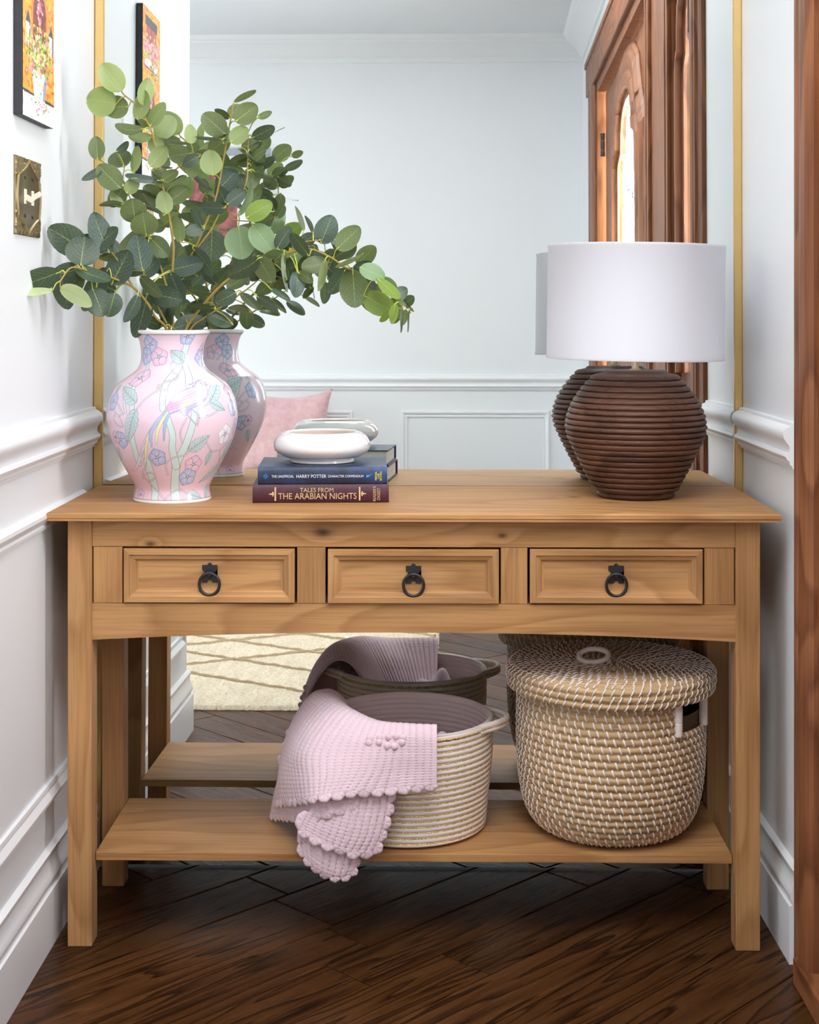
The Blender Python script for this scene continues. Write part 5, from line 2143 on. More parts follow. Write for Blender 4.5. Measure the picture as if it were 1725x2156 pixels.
GTHR = goldthread()
NC = 20
hb = 0.204
rk = lambda t: 0.1455 + 0.0125 * min(1, t * 1.5) + 0.0015 * t     # radius against height
per = 6
nA = 128
v, f = [], []
rowsN = NC * per + 1
prof_o = []
for i in range(rowsN):
    t = i / (rowsN - 1)
    z = RZ + 0.001 + hb * t
    r = rk(t)
    if t < 0.04:
        r -= 0.012 * (1 - t / 0.04) ** 2
    r += 0.0030 * (abs(math.sin(PI * i / per)) ** 0.6 - 0.7)
    prof_o.append((r, z))
sag = lambda th, t: 0.0
mbB = MB()
vv, ff = lathe([(0.001, RZ + 0.0012)] + prof_o, nA, (RX, RY), True)
mbB.add(vv, ff, 0)
ri = [(rk(1.0) - 0.0005, RZ + hb + 0.001), (rk(1.0) - 0.005, RZ + hb + 0.003), (rk(1.0) - 0.009, RZ + hb)]
for i in range(rowsN):
    t = 1 - i / (rowsN - 1)
    ri.append((rk(t) - 0.0095 - 0.0025 * (abs(math.sin(PI * i / per)) ** 0.6 - 0.5), RZ + 0.009 + (hb - 0.011) * t))
ri.append((0.001, RZ + 0.009))
vv, ff = lathe(ri, nA, (RX, RY), False)
mbB.add(vv, ff, 1)
o = mbB.build('basket_body', None, bas, True, mats=[ROPE, ROPEIN], sharp=180)
mb = MB()
for ci in range(1, NC + 1):
    t = (ci - 0.02) / NC
    if ci == NC:
        t = 0.965
    z = RZ + 0.001 + hb * t
    r = rk(t) + (-0.0012 if ci < NC else 0.0012)
    pts = []
    for k in range(180):
        a = 2 * PI * k / 180
        pts.append((RX + r * math.sin(a), RY - r * math.cos(a), z + 0.0004 * math.sin(k * 2.1)))
    mb.tube(pts, [0.00125 + 0.00035 * math.sin(k * 1.9) for k in range(180)], 6, closed=True)
o = mb.build('gold_thread', GTHR, bas, True)
o['label'] = 'gold thread wound between the rope coils'
# side handles: the top two ropes swing outwards
for sgn, a0 in ((1, math.radians(84)), (-1, math.radians(-88))):
    mb = MB()
    for (dz, rad) in ((0.000, 0.0056), (-0.0085, 0.0050)):
        pts = []
        for k in range(33):
            q = (k / 32 - 0.5) * 2
            a = a0 + q * 0.47
            r = rk(1.0) - 0.002 + 0.0285 * (math.cos(PI * q) * 0.5 + 0.5) ** 0.8
            pts.append((RX + r * math.sin(a), RY - r * math.cos(a), RZ + hb - 0.002 + dz + 0.003 * (1 - q * q)))
        mb.tube(pts, rad, 10)
    h = mb.build('handle', ROPE, bas, True)
    pts = []
    for k in range(49):
        q = (k / 48 - 0.5) * 2
        a = a0 + q * 0.46
        r = rk(1.0) + 0.0028 + 0.0285 * (math.cos(PI * q) * 0.5 + 0.5) ** 0.8
        pts.append((RX + r * math.sin(a), RY - r * math.cos(a), RZ + hb - 0.006 + 0.003 * (1 - q * q)))
    MB().tube(pts, [0.0012 + 0.0003 * math.sin(k * 1.9) for k in range(49)], 6).build('handle_thread', GTHR, h, True)

# ================================================================== pink crocheted blanket
PINKY = srgb(232, 207, 217)


def yarn():
    m, nt, b = new_mat('pink_yarn')
    co = objco(nt)
    n1 = noise(nt, co, 900, 3, 0.7)
    n2 = noise(nt, co, 60, 2)
    at = nd(nt, 'ShaderNodeAttribute', attribute_name='paint')
    c = mixc(nt, n2, tuple(q * 0.97 for q in PINKY), tuple(min(1, q * 1.03) for q in PINKY))
    c = mixc(nt, 1.0, c, at.outputs['Color'], 'MULTIPLY')
    lk(nt, c, b.inputs['Base Color'])
    b.inputs['Roughness'].default_value = 0.95
    b.inputs['Sheen Weight'].default_value = 0.35
    b.inputs['Sheen Roughness'].default_value = 0.5
    b.inputs['Subsurface Weight'].default_value = 0.12
    b.inputs['Subsurface Radius'].default_value = (0.006, 0.003, 0.003)
    bump(nt, b, n1, 0.5, 0.0012)
    return m


YARN = yarn()
blanket = thing('crochet_blanket', 'pink crocheted blanket with scalloped edges draped over the rope basket', 'blanket', (-0.10, -0.34, 0.25))


def cr(p0, p1, p2, p3, t):
    return 0.5 * ((2 * p1) + (-p0 + p2) * t + (2 * p0 - 5 * p1 + 4 * p2 - p3) * t * t + (-p0 + 3 * p1 - 3 * p2 + p3) * t ** 3)


def bicubic(G, nu, nv):
    """Catmull-Rom patch through a control grid G[rows][cols]"""
    G = np.array(G, float)

    def interp(A, n):
        m = A.shape[0]
        E = np.concatenate([[2 * A[0] - A[1]], A, [2 * A[-1] - A[-2]]])
        out = []
        for i in range(n):
            x = i / (n - 1) * (m - 1)
            k = min(int(x), m - 2)
            out.append(cr(E[k], E[k + 1], E[k + 2], E[k + 3], x - k))
        return np.array(out)
    H = interp(G, nv)
    H = interp(H.transpose(1, 0, 2), nu).transpose(1, 0, 2)
    return H      # [nv][nu][3]


COLW, ROWH = 0.0120, 0.0066


def crochet(G, nu, nv, mb, thick=0.0042, colw=COLW, rowh=ROWH, u0=0.0, v0=0.0):
    H = bicubic(G, nu, nv)
    du = np.gradient(H, axis=1)
    dv = np.gradient(H, axis=0)
    N = np.cross(du, dv)
    N /= np.linalg.norm(N, axis=2)[..., None] + 1e-12
    if N[..., 1].mean() > 0:
        N = -N
    su = np.cumsum(np.linalg.norm(du, axis=2), axis=1).mean(0)[None, :] + u0
    sv = np.cumsum(np.linalg.norm(dv, axis=2), axis=0).mean(1)[:, None] + v0
    pu = su / colw
    # pairs of V-shaped loops inside each column
    fu = (pu % 1.0)
    leg = np.abs(fu - 0.5) * 2
    chev = ((sv - 0.45 * rowh * (1 - leg)) / rowh) % 1.0
    loops = np.sin(PI * chev) ** 0.7
    groove = np.abs(np.sin(PI * pu)) ** 0.30
    hole = np.exp(-((np.minimum(fu, 1 - fu)) / 0.12) ** 2) * np.exp(-((((sv / rowh) % 1.0) - 0.5) / 0.20) ** 2)
    h = 0.0021 * groove * (0.78 + 0.22 * loops) - 0.0019 * hole
    F = H + N * h[..., None]
    B = H - N * thick
    k = len(mb.v)
    v = F.reshape(-1, 3).tolist() + B.reshape(-1, 3).tolist()
    tone = np.ones((nv * nu * 2,))
    tone[:nv * nu] = (1.0 - 0.20 * np.clip(hole, 0, 1)).ravel()
    f = []
    for i in range(nv - 1):
        for j in range(nu - 1):
            a = i * nu + j
            f.append((a, a + 1, a + nu + 1, a + nu))
            b = a + nv * nu
            f.append((b, b + nu, b + nu + 1, b + 1))
    o_ = nv * nu
    edge = [(0, j) for j in range(nu)] + [(i, nu - 1) for i in range(1, nv)] + [(nv - 1, j) for j in range(nu - 2, -1, -1)] + [(i, 0) for i in range(nv - 2, 0, -1)]
    for e in range(len(edge)):
        a = edge[e][0] * nu + edge[e][1]
        b = edge[(e + 1) % len(edge)][0] * nu + edge[(e + 1) % len(edge)][1]
        f.append((a, a + o_, b + o_, b))
    mb.add(v, f)
    mb.tone = getattr(mb, 'tone', []) + tone.tolist()
    return H, N


def scallops(line, outd, nrm, mb, wid=0.0235, depth=0.0140):
    """row of ribbed half-round shells along a hem; line, outd, nrm are arrays along the hem"""
    L = np.array(line)
    a = np.concatenate([[0], np.cumsum(np.linalg.norm(np.diff(L, axis=0), axis=1))])
    n = max(1, int(round(a[-1] / wid)))
    w_ = a[-1] / n
    gi = lambda A, s: np.array([np.interp(s, a, np.array(A)[:, q]) for q in range(3)])
    rr_ = random.Random(int(1e4 * abs(L[0][0])))
    for k in range(n):
        s = (k + 0.5) * w_
        c = gi(L, s)
        t = gi(L, min(a[-1], s + 0.003)) - gi(L, max(0, s - 0.003))
        t /= np.linalg.norm(t) + 1e-9
        o_ = gi(outd, s)
        o_ = o_ - t * o_.dot(t)
        o_ /= np.linalg.norm(o_) + 1e-9
        nn = gi(nrm, s)
        nn /= np.linalg.norm(nn) + 1e-9
        nr, na = 6, 36
        v = []
        dd = depth * rr_.uniform(0.9, 1.12)
        lift = rr_.uniform(-0.002, 0.003)
        for side in (1, -1):
            for i in range(nr):
                q = i / (nr - 1)
                for j in range(na):
                    th = PI * j / (na - 1)
                    rad = q
                    rib = 0.0007 * math.sin(th * 3.5) ** 2 * (0.3 + 0.7 * q) * (1 if q < 0.99 else 0.4)
                    edge_r = 1.0 - 0.05 * math.cos(th * 3.5) ** 2
                    p = c + t * math.cos(th) * w_ * 0.60 * rad * edge_r + o_ * (math.sin(th) * dd * rad * edge_r - 0.002)
                    th_ = 0.0026 * math.sqrt(max(0.0, 1 - q ** 3)) + 0.0004
                    p = p + nn * (side * th_ + (rib if side > 0 else 0) + lift * q * math.sin(th))
                    v.append(p)
        f = []
        for i in range(nr - 1):
            for j in range(na - 1):
                x = i * na + j
                f.append((x, x + 1, x + na + 1, x + na))
                y = x + nr * na
                f.append((y, y + na, y + na + 1, y + 1))
        for j in range(na - 1):
            x = (nr - 1) * na + j
            f.append((x, x + 1, x + 1 + nr * na, x + nr * na))
        mb.add(v, f)
        mb.tone = getattr(mb, 'tone', []) + [1.0] * len(v)


def finish(mb, name, parent):
    o = mb.build(name, YARN, parent, True, sharp=180)
    fixn(o)
    tn = np.array(mb.tone)
    setcol(o, np.stack([tn, tn ** 1.25, tn ** 1.15], 1))
    return o


# main sheet: from inside the basket, over the rim on the left and front, hanging outside
# columns follow the rim from the left-back round to the front right; rows go inside -> rim -> hem
main = [
    [(-0.120, -0.150, 0.290), (-0.115, -0.200, 0.300), (-0.095, -0.235, 0.300), (-0.055, -0.255, 0.300), (-0.020, -0.265, 0.300), (0.006, -0.270, 0.300)],
    [(-0.165, -0.140, 0.372), (-0.165, -0.200, 0.384), (-0.135, -0.262, 0.376), (-0.082, -0.305, 0.362), (-0.034, -0.322, 0.358), (0.008, -0.326, 0.358)],
    [(-0.205, -0.125, 0.390), (-0.212, -0.205, 0.405), (-0.165, -0.300, 0.404), (-0.100, -0.345, 0.3915), (-0.042, -0.358, 0.3895), (0.0085, -0.362, 0.3885)],
    [(-0.243, -0.125, 0.355), (-0.247, -0.215, 0.372), (-0.200, -0.330, 0.374), (-0.112, -0.372, 0.376), (-0.043, -0.380, 0.377), (0.0085, -0.382, 0.3765)],
    [(-0.268, -0.130, 0.300), (-0.272, -0.225, 0.318), (-0.224, -0.352, 0.334), (-0.122, -0.386, 0.343), (-0.044, -0.386, 0.345), (0.0085, -0.388, 0.346)],
    [(-0.290, -0.145, 0.235), (-0.278, -0.250, 0.264), (-0.220, -0.374, 0.300), (-0.132, -0.396, 0.311), (-0.046, -0.388, 0.314), (0.0085, -0.390, 0.316)],
    [(-0.301, -0.160, 0.185), (-0.271, -0.275, 0.226), (-0.215, -0.390, 0.268), (-0.150, -0.404, 0.283), (-0.050, -0.392, 0.2885), (0.0085, -0.390, 0.2920)],
]
mb = MB()
H, N = crochet(main, 230, 190, mb)
hem = H[-1]
outd = H[-1] - H[-6]
scallops(hem[2:], outd[2:], N[-1][2:], mb)
# bobbles worked into the sheet
for (iu, iv) in ((0.62, 0.55), (0.66, 0.535), (0.70, 0.53), (0.74, 0.525), (0.78, 0.535), (0.66, 0.575), (0.70, 0.60), (0.735, 0.605), (0.775, 0.575), (0.62, 0.58),
                 (0.06, 0.66), (0.10, 0.64), (0.05, 0.72), (0.10, 0.70), (0.07, 0.78), (0.12, 0.76), (0.02, 0.75)):
    i, j = int(iv * 189), int(iu * 229)
    p = H[i, j] + N[i, j] * 0.0022
    mb.sphere(p, 0.0064, 12, sc=(1, 0.55, 1))
    mb.tone += [1.0] * (len(mb.v) - len(mb.tone))
finish(mb, 'draped_sheet', blanket)

# under layer showing below the left of the main hem
mb = MB()
under = [
    [(-0.292, -0.170, 0.230), (-0.262, -0.268, 0.255), (-0.205, -0.375, 0.275), (-0.140, -0.388, 0.280)],
    [(-0.300, -0.172, 0.195), (-0.266, -0.272, 0.222), (-0.208, -0.380, 0.252), (-0.135, -0.390, 0.268)],
    [(-0.305, -0.172, 0.166), (-0.262, -0.278, 0.200), (-0.205, -0.384, 0.236), (-0.128, -0.392, 0.262)],
]
H, N = crochet(under, 120, 50, mb)
scallops(H[-1], H[-1] - H[-5], N[-1], mb)
# middle flap, a corner hanging lower with shells round two sides
flap = [
    [(-0.185, -0.376, 0.292), (-0.150, -0.384, 0.292), (-0.110, -0.386, 0.292), (-0.072, -0.382, 0.292)],
    [(-0.205, -0.380, 0.258), (-0.160, -0.392, 0.252), (-0.118, -0.392, 0.248), (-0.078, -0.386, 0.248)],
    [(-0.224, -0.384, 0.232), (-0.172, -0.396, 0.216), (-0.128, -0.396, 0.206), (-0.088, -0.388, 0.205)],
    [(-0.233, -0.386, 0.214), (-0.182, -0.396, 0.190), (-0.142, -0.396, 0.178), (-0.103, -0.388, 0.172)],
]
H, N = crochet(flap, 130, 110, mb)
scallops(H[-1], H[-1] - H[-5], N[-1], mb)
scallops(H[8:, -1], H[8:, -1] - H[8:, -5], N[8:, -1], mb)
scallops(H[60:, 0][::-1], H[60:, 0][::-1] - H[60:, 4][::-1], N[60:, 0][::-1], mb)
# the lowest fold, hanging past the shelf edge
low = [
    [(-0.215, -0.372, 0.226), (-0.180, -0.380, 0.210), (-0.145, -0.380, 0.196), (-0.115, -0.376, 0.188)],
    [(-0.229, -0.374, 0.198), (-0.194, -0.386, 0.182), (-0.158, -0.386, 0.168), (-0.128, -0.380, 0.164)],
    [(-0.229, -0.376, 0.176), (-0.198, -0.386, 0.154), (-0.164, -0.388, 0.142), (-0.136, -0.382, 0.143)],
    [(-0.222, -0.378, 0.162), (-0.200, -0.384, 0.140), (-0.168, -0.386, 0.129), (-0.143, -0.382, 0.132)],
]
H, N = crochet(low, 90, 80, mb, rowh=0.0075)
scallops(H[-1], H[-1] - H[-5], N[-1], mb, 0.0185, 0.012)
scallops(H[20:, 0][::-1], H[20:, 0][::-1] - H[20:, 4][::-1], N[20:, 0][::-1], mb, 0.0185, 0.011)
scallops(H[30:, -1], H[30:, -1] - H[30:, -5], N[30:, -1], mb, 0.0185, 0.011)
finish(mb, 'hanging_corner', blanket)
# the rest of it bundled inside the basket
mb = MB()
bund = []
for i in range(7):
    row = []
    for j in range(8):
        x = RX - 0.095 + 0.190 * j / 7
        y = RY - 0.100 + 0.18 * i / 6
        r = math.hypot(x - RX, y - RY)
        z = 0.290 + 0.030 * math.sin(3.2 * j + 1.1 * i) * 0.5 - 0.04 * (r / 0.13) ** 2 + 0.062 * math.exp(-((j - 5.6) / 1.6) ** 2) * math.exp(-((i - 1.2) / 1.5) ** 2)
        row.append((x, y, z))
    bund.append(row)
crochet(bund, 120, 100, mb)
o = finish(mb, 'bundled_folds', blanket)

# ================================================================== canvas painting on the left wall
CX0, CX1 = XL, XL + 0.016
PY0, PY1, PZ0, PZ1 = -0.563, -0.362, 1.440, 1.835
pic = thing('canvas_painting', 'tall narrow canvas of an orange housefront with flowers on the left wall', 'painting', (XL, -0.5, PZ0))
W_, H_ = 150, 296
A = np.zeros((H_, W_, 3), np.float32)
yy, xx = np.mgrid[0:H_, 0:W_].astype(np.float32)
# picture coordinates: a from the left (nearest the camera) 0..1, b from the bottom 0..1
a = xx / (W_ - 1)
b = yy / (H_ - 1)


def pnoise(sx, sy, seed):
    r = np.random.RandomState(seed)
    g = r.rand(sy + 2, sx + 2)
    fx, fy = a * sx, b * sy
    i, j = fx.astype(int), fy.astype(int)
    u, v_ = fx - i, fy - j
    u, v_ = u * u * (3 - 2 * u), v_ * v_ * (3 - 2 * v_)
    return (g[j, i] * (1 - u) + g[j, i + 1] * u) * (1 - v_) + (g[j + 1, i] * (1 - u) + g[j + 1, i + 1] * u) * v_


A[:] = srgb(245, 158, 40)
n_ = pnoise(8, 20, 1)[..., None]
A[:] = A * (0.85 + 0.25 * n_)
m = pnoise(22, 60, 2)
A[m > 0.72] = srgb(226, 110, 34)
A[(m < 0.18)] = srgb(252, 186, 70)


def blob(mask, col, jit=0.0, seed=3):
    c = np.array(col, np.float32)
    if jit:
        q = pnoise(30, 60, seed)[..., None]
        A[mask] = (c * (1 - jit / 2 + jit * q))[mask]
    else:
        A[mask] = c


# upper window with shutters, sill and awning
blob((a > 0.18) & (a < 0.86) & (b > 0.895) & (b < 0.955), srgb(62, 58, 70))
blob((a > 0.24) & (a < 0.80) & (b > 0.76) & (b < 0.895), srgb(176, 84, 48), 0.3)
blob((np.abs(a - 0.52) < 0.02) & (b > 0.76) & (b < 0.895), srgb(120, 54, 34))
blob((a > 0.14) & (a < 0.88) & (b > 0.655) & (b < 0.705), srgb(226, 226, 236))
blob((a > 0.14) & (a < 0.88) & (b > 0.645) & (b < 0.657), srgb(90, 92, 110))
# arched door
ar = ((a - 0.52) / 0.21) ** 2 + ((b - 0.44) / 0.13) ** 2 < 1
door_m = (np.abs(a - 0.52) < 0.21) & (b > 0.17) & (b < 0.44) | ar & (b >= 0.44)
halo = (np.abs(a - 0.52) < 0.26) & (b > 0.17) & (b < 0.44) | (((a - 0.52) / 0.26) ** 2 + ((b - 0.44) / 0.15) ** 2 < 1) & (b >= 0.44)
blob(halo, srgb(236, 128, 44))
blob(door_m, srgb(128, 54, 36), 0.35, 4)
blob(door_m & (np.abs((a * 14) % 1 - 0.5) < 0.07), srgb(92, 38, 28))
blob(door_m & (np.abs(b - 0.40) < 0.006), srgb(196, 96, 52))
# lanterns
for ax in (0.16, 0.90):
    lm = (np.abs(a - ax) < 0.075) & (b > 0.315) & (b < 0.40)
    blob(lm, srgb(236, 236, 240))
    blob((np.abs(a - ax) < 0.075 * (1 - (b - 0.40) / 0.055)) & (b >= 0.40) & (b < 0.455), srgb(64, 60, 76))
    blob((np.abs(a - ax - 0.05) < 0.02) & lm, srgb(92, 92, 108))
# pot and white step
blob((b < 0.105), srgb(232, 230, 234), 0.12, 8)
blob((np.abs(b - 0.108 + 0.01 * a) < 0.006), srgb(58, 56, 66))
pm = (b > 0.095) & (b < 0.215) & (np.abs(a - 0.52) < 0.17 + (b - 0.095) * 0.7)
blob(pm, srgb(216, 220, 230), 0.1, 9)
blob(pm & (a > 0.52 + 0.10 + (b - 0.095) * 0.5), srgb(150, 156, 174))
rs = np.random.RandomState(12)


def dabs(n, ca_, cb_, sa_, sb_, cols, ra, rb):
    for _ in range(n):
        ax, bx = ca_ + sa_ * rs.randn(), cb_ + sb_ * rs.randn()
        r1, r2 = ra * rs.uniform(0.6, 1.3), rb * rs.uniform(0.6, 1.4)
        mm = ((a - ax) / r1) ** 2 + ((b - bx) / r2) ** 2 < 1
        A[mm] = cols[rs.randint(len(cols))]


GR = [srgb(126, 168, 44), srgb(84, 134, 40), srgb(160, 190, 70), srgb(52, 96, 44), srgb(196, 204, 84)]
PKS = [srgb(238, 150, 170), srgb(226, 104, 138), srgb(246, 190, 196)]
YL = [srgb(246, 214, 92), srgb(250, 232, 150)]
dabs(420, 0.52, 0.285, 0.18, 0.046, GR, 0.022, 0.007)
dabs(80, 0.52, 0.275, 0.21, 0.052, PKS, 0.020, 0.008)
dabs(45, 0.50, 0.30, 0.18, 0.06, YL, 0.028, 0.007)
dabs(26, 0.46, 0.215, 0.22, 0.012, PKS + GR, 0.02, 0.009)
dabs(40, 0.52, 0.50, 0.05, 0.06, PKS, 0.022, 0.010)
dabs(110, 0.52, 0.765, 0.24, 0.028, GR, 0.04, 0.008)
dabs(110, 0.50, 0.78, 0.27, 0.035, PKS, 0.036, 0.010)
dabs(70, 0.45, 0.62, 0.28, 0.06, PKS + GR, 0.03, 0.010)
dabs(40, 0.70, 0.07, 0.2, 0.02, GR + PKS, 0.02, 0.004)
v = np.stack([np.full((H_, W_), CX1), PY0 + a * (PY1 - PY0), PZ0 + b * (PZ1 - PZ0)], -1)
relief = 0.0006 * pnoise(40, 90, 5)
v[..., 0] += relief
f = []
for i in range(H_ - 1):
    for j in range(W_ - 1):
        q = i * W_ + j
        f.append((q, q + 1, q + W_ + 1, q + W_))
o = mesh('painted_face', v.reshape(-1, 3), f, vcol_mat('oil_paint', 'paint', 0.5, bmp=0.1), pic, True)
setcol(o, A.reshape(-1, 3))
o = MB().box(CX0 + 0.001, CX1 - 0.0002, PY0, PY1, PZ0, PZ1, 0.0015).build('canvas_edge', plain('black_canvas_edge', (0.018, 0.018, 0.022), 0.6, 0, 0.3, 90), pic)
o['label'] = 'black painted canvas sides'

# ================================================================== ornate switch plate
SY0, SY1, SZ0, SZ1 = -0.560, -0.405, 1.2445, 1.3755
sw = thing('switch_plate', 'ornate antique brass light switch plate on the left wall below the painting', 'light switch', (XL, (SY0 + SY1) / 2, SZ0))
nw, nh = 130, 110
g = np.mgrid[0:nh, 0:nw].astype(float)
bb, aa = g[0] / (nh - 1), g[1] / (nw - 1)
p, q = (aa - 0.5) * 2, (bb - 0.5) * 2
rs = np.random.RandomState(4)
# cartouche: convex sides, pinched shoulders and pointed ends
wlim = np.where(np.abs(q) < 0.50, 0.86 + 0.10 * np.cos(q * PI), 0.86 * np.clip((0.97 - np.abs(q)) / 0.47, 0, 1) ** 1.45 + 0.02)
d = np.abs(p) - wlim
ridge = np.exp(-((d + 0.03) / 0.05) ** 2)
inside = d < -0.06
scroll = np.zeros_like(p)
for _ in range(90):
    cx, cy = rs.uniform(-1, 1), rs.choice([-1, 1]) * rs.uniform(0.45, 1)
    rr_ = rs.uniform(0.06, 0.13)
    rho = np.hypot((p - cx), (q - cy) * 0.85)
    scroll = np.maximum(scroll, np.exp(-((rho - rr_) / 0.03) ** 2) * (rho < rr_ * 1.6))
hgt = 0.0035 + 0.0035 * ridge + np.where(d > 0.03, 0.0018 * scroll, 0) + np.where(inside, 0.0004, 0)
edge = np.minimum(np.minimum(aa, 1 - aa), np.minimum(bb, 1 - bb))
hgt = np.where(edge < 0.004, 0.0, hgt)
v = np.stack([XL + hgt, SY0 + aa * (SY1 - SY0), SZ0 + bb * (SZ1 - SZ0)], -1).reshape(-1, 3)
f = []
for i in range(nh - 1):
    for j in range(nw - 1):
        k = i * nw + j
        f.append((k, k + 1, k + nw + 1, k + nw))
c = np.empty((nh, nw, 3))
bz0, bz1 = np.array((0.115, 0.085, 0.045)), np.array((0.52, 0.38, 0.17))
hi = np.clip((hgt - 0.0034) / 0.0036, 0, 1)[..., None]
c = bz0 * (1 - hi) + bz1 * hi
c = np.where((inside & (d < -0.09))[..., None], np.array((0.150, 0.110, 0.058)), c)


def bronze():
    m, nt, b = new_mat('antique_brass')
    at = nd(nt, 'ShaderNodeAttribute', attribute_name='paint')
    lk(nt, at.outputs['Color'], b.inputs['Base Color'])
    b.inputs['Metallic'].default_value = 0.7
    n1 = noise(nt, mapping(nt, objco(nt), (200, 900, 60)), 1, 2)
    lk(nt, ramp(nt, n1, [(0.3, (0.30, 0.30, 0.30)), (0.7, (0.48, 0.48, 0.48))]), b.inputs['Roughness'])
    return m


o = mesh('plate', v, f, bronze(), sw, True)
setcol(o, c.reshape(-1, 3))
IVORY = plain('ivory_plastic', srgb(236, 222, 200), 0.4)
yc, zcn = (SY0 + SY1) / 2, (SZ0 + SZ1) / 2
for (dy, up) in ((-0.023, -1), (0.023, 1)):
    mb = MB().box(XL + 0.003, XL + 0.0062, yc + dy - 0.005, yc + dy + 0.005, zcn - 0.0125, zcn + 0.0125, 0.0008)
    t = MB()
    M = Matrix.Translation((XL + 0.004, yc + dy, zcn)) @ Matrix.Rotation(up * -0.5, 4, 'Y')
    mb.box(0, 0.017, -0.0035, 0.0035, -0.0045, 0.0045, 0.0012, mat4=M)
    mb.build('toggle', IVORY, sw)
for dy in (-0.023, 0.023):
    for dz in (-0.032, 0.032):
        MB().sphere((XL + 0.0042, yc + dy, zcn + dz), 0.0032, 10, sc=(0.5, 1, 1)).build('screw', plain('screw_bronze', (0.05, 0.035, 0.02), 0.4, 0.8), sw, True)

# ================================================================== far end of the hall, seen in the mirror
FX0, FX1, FZ0, FZ1 = -1.62, -0.868, 1.412, 2.048
fp = thing('framed_print', 'pink flower print with white mat in a grey frame on the far wall', 'picture', ((FX0 + FX1) / 2, YF, FZ0))
GREYF = plain('grey_frame_paint', srgb(150, 158, 168), 0.45)
mb = MB()
fw = 0.036
mb.box(FX0, FX1, YF + 0.002, YF + 0.026, FZ0, FZ0 + fw, 0.003).box(FX0, FX1, YF + 0.002, YF + 0.026, FZ1 - fw, FZ1, 0.003)
mb.box(FX0, FX0 + fw, YF + 0.002, YF + 0.026, FZ0 + fw, FZ1 - fw, 0.003).box(FX1 - fw, FX1, YF + 0.002, YF + 0.026, FZ0 + fw, FZ1 - fw, 0.003)
mb.build('frame', GREYF, fp)
MB().box(FX0 + fw * 0.8, FX1 - fw * 0.8, YF + 0.004, YF + 0.012, FZ0 + fw * 0.8, FZ1 - fw * 0.8).build('mat_board', paint('mat_white', (0.80, 0.80, 0.79), 0.7), fp)


def flowers_print():
    m, nt, b = new_mat('pink_flower_print')
    co = objco(nt)
    vo = nd(nt, 'ShaderNodeTexVoronoi')
    vo.inputs['Scale'].default_value = 15
    lk(nt, co, vo.inputs['Vector'])
    n1 = noise(nt, co, 9, 3, 0.6, 1.0)
    c = ramp(nt, n1, [(0.32, srgb(44, 44, 34)), (0.42, srgb(150, 112, 90)), (0.52, srgb(162, 88, 92)), (0.66, srgb(196, 144, 136))])
    c = mixc(nt, 1.0, c, ramp(nt, vo.outputs['Distance'], [(0.1, (1.1, 1.05, 1.05)), (0.7, (0.6, 0.45, 0.5))]), 'MULTIPLY')
    lk(nt, c, b.inputs['Base Color'])
    b.inputs['Roughness'].default_value = 0.6
    return m


MB().box(FX0 + 0.165, FX1 - 0.165, YF + 0.011, YF + 0.0135, FZ0 + 0.115, FZ1 - 0.130).build('print', flowers_print(), fp)

# bench and cushion
bn = thing('bench', 'low upholstered bench against the far wall, holding the pink cushion', 'bench', (-0.95, -4.16, 0))
BF = plain('cream_bench_fabric', srgb(214, 208, 198), 0.9, 0, 0.05, 200, bmp=0.3)
MB().box(-1.50, -0.44, -4.35, -3.96, 0.36, 0.445, 0.022).build('seat_cushion', BF, bn, True)
MB().box(-1.47, -0.47, -4.33, -3.98, 0.31, 0.362, 0.004).build('seat_rail', MY, bn)
for x in (-1.44, -0.50):
    for y in (-4.30, -4.01):
        MB().box(x - 0.02, x + 0.02, y - 0.02, y + 0.02, 0, 0.315, 0.004).build('leg', MZ, bn)
n = 40
v, f = [], []
PW, PH = 0.228, 0.205
ccx, ccy, ccz = -0.772, -4.215, 0.652
lean = 0.30
for side in (1, -1):
    for i in range(n + 1):
        for j in range(n + 1):
            s, t = -1 + 2 * j / n, -1 + 2 * i / n
            # sides draw in between pointed corners
            x = s * PW * (1 - 0.13 * (1 - t * t))
            z = t * PH * (1 - 0.22 * (1 - s * s) ** 1.0 * (1 if t > 0 else 0.6))
            th = 0.070 * max(0.0, (1 - s ** 4) * (1 - t ** 4)) ** 0.5
            y = -side * -th
            v.append((ccx + x, ccy + y - z * math.sin(lean) * 0.55, ccz + z * math.cos(lean * 0.6)))
N1 = (n + 1) ** 2
for i in range(n):
    for j in range(n):
        q = i * (n + 1) + j
        f.append((q, q + 1, q + n + 2, q + n + 1))
        f.append((q + N1, q + N1 + n + 1, q + N1 + n + 2, q + N1 + 1))


def velvet():
    m, nt, b = new_mat('dusty_pink_plush')
    n1 = noise(nt, objco(nt), 26, 4, 0.7)
    lk(nt, ramp(nt, n1, [(0.3, srgb(194, 152, 156)), (0.7, srgb(214, 176, 178))]), b.inputs['Base Color'])
    b.inputs['Roughness'].default_value = 0.9
    b.inputs['Sheen Weight'].default_value = 0.5
    bump(nt, b, noise(nt, objco(nt), 120, 4), 0.6, 0.004)
    return m


o = mesh('cushion', v, f, velvet(), None, True)
fixn(o)
tag(o, 'dusty pink plush cushion with pointed corners propped on the bench', 'cushion')

# rug
rug = thing('rug', 'cream woven jute rug with brown diamond lines on the hall floor', 'rug', (-0.95, -2.3, 0))
RX0, RX1, RY0, RY1 = -2.1, -0.012, -3.35, -1.305


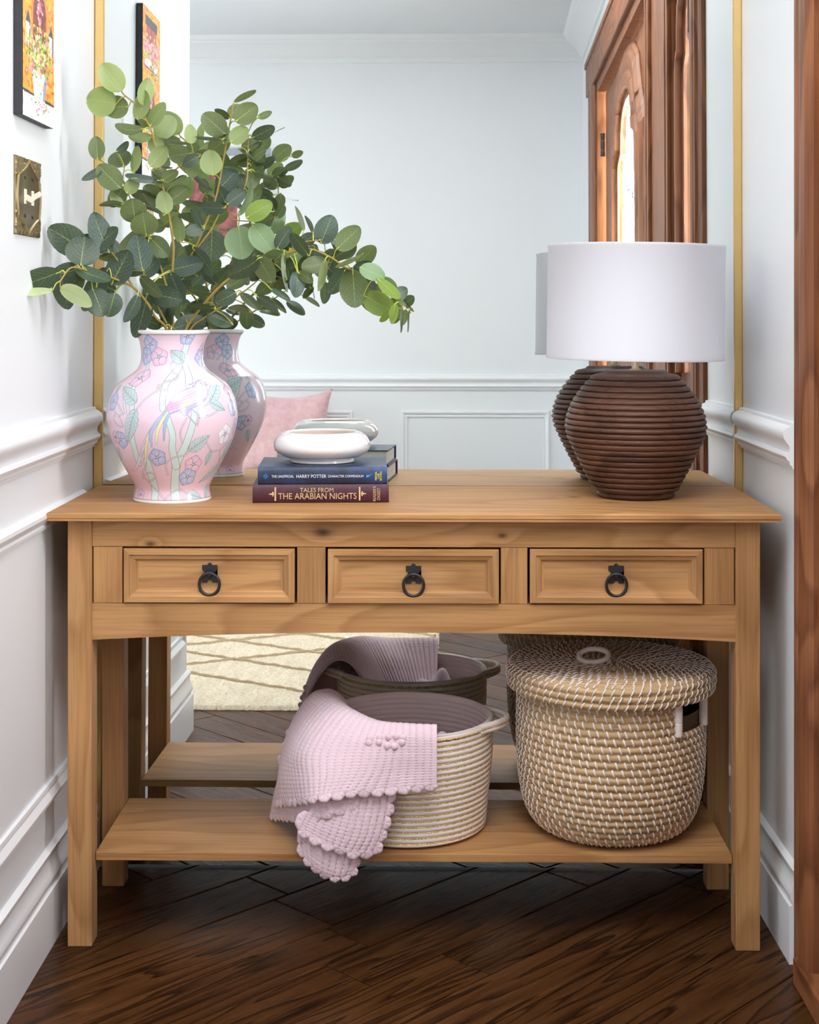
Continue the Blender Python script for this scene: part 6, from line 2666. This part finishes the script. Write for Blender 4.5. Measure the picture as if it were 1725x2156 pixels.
def jute():
    m, nt, b = new_mat('cream_jute')
    co = objco(nt)
    n1 = noise(nt, mapping(nt, co, (110, 70, 1)), 1.0, 3, 0.65, 0.5)
    n2 = noise(nt, mapping(nt, co, (34, 7, 1)), 1.0, 3)
    n3 = noise(nt, co, 30, 4, 0.75)
    c = ramp(nt, n1, [(0.25, srgb(166, 150, 124)), (0.5, srgb(202, 188, 166)), (0.75, srgb(216, 205, 187))])
    c = mixc(nt, 1.0, c, ramp(nt, n2, [(0.3, (0.90, 0.87, 0.82)), (0.7, (1.05, 1.05, 1.05))]), 'MULTIPLY')
    c = mixc(nt, 1.0, c, ramp(nt, n3, [(0.25, (0.5, 0.42, 0.34)), (0.31, (1, 1, 1))]), 'MULTIPLY')
    lk(nt, c, b.inputs['Base Color'])
    b.inputs['Roughness'].default_value = 0.95
    bump(nt, b, n1, 1.0, 0.006)
    return m


nx, ny = 300, 300
gx, gy = np.meshgrid(np.linspace(0, 1, nx), np.linspace(0, 1, ny))
rs = np.random.RandomState(2)
hz = 0.011 + 0.0022 * rs.rand(ny, nx)
X = RX0 + gx * (RX1 - RX0)
Y = RY0 + gy * (RY1 - RY0)
Y[-1, :] += 0.007 * rs.rand(nx)
X[:, -1] += 0.006 * rs.rand(ny)
hz[0, :] = hz[-1, :] = 0.001
hz[:, 0] = hz[:, -1] = 0.001
v = np.stack([X, Y, hz], -1).reshape(-1, 3)
f = [(i * nx + j, i * nx + j + 1, (i + 1) * nx + j + 1, (i + 1) * nx + j) for i in range(ny - 1) for j in range(nx - 1)]
mesh('rug_pile', v, f, jute(), rug, True)
BR = plain('brown_jute_braid', srgb(164, 142, 112), 0.9, 0, 0.3, 180, bmp=0.8)
lines = []
for k in range(-8, 2):
    lines.append((0.64, -1.513 + 0.285 * k))
    if k < 1:
        lines.append((-0.60, -2.360 + 0.355 * k))
mb = MB()
for (m_, c_) in lines:
    xs = [x for x in np.linspace(RX0 + 0.01, RX1 - 0.01, 160) if RY0 + 0.01 < m_ * x + c_ < RY1 - 0.012]
    if len(xs) < 4:
        continue
    pts = [(x, m_ * x + c_ + 0.004 * math.sin(x * 60 + c_ * 9), 0.0125) for x in xs]
    mb.tube(pts, [0.0068 + 0.0016 * math.sin(i * 1.7) for i in range(len(pts))], 6)
o = mb.build('braided_lines', BR, rug, True)
o['label'] = 'brown braided diamond lines'
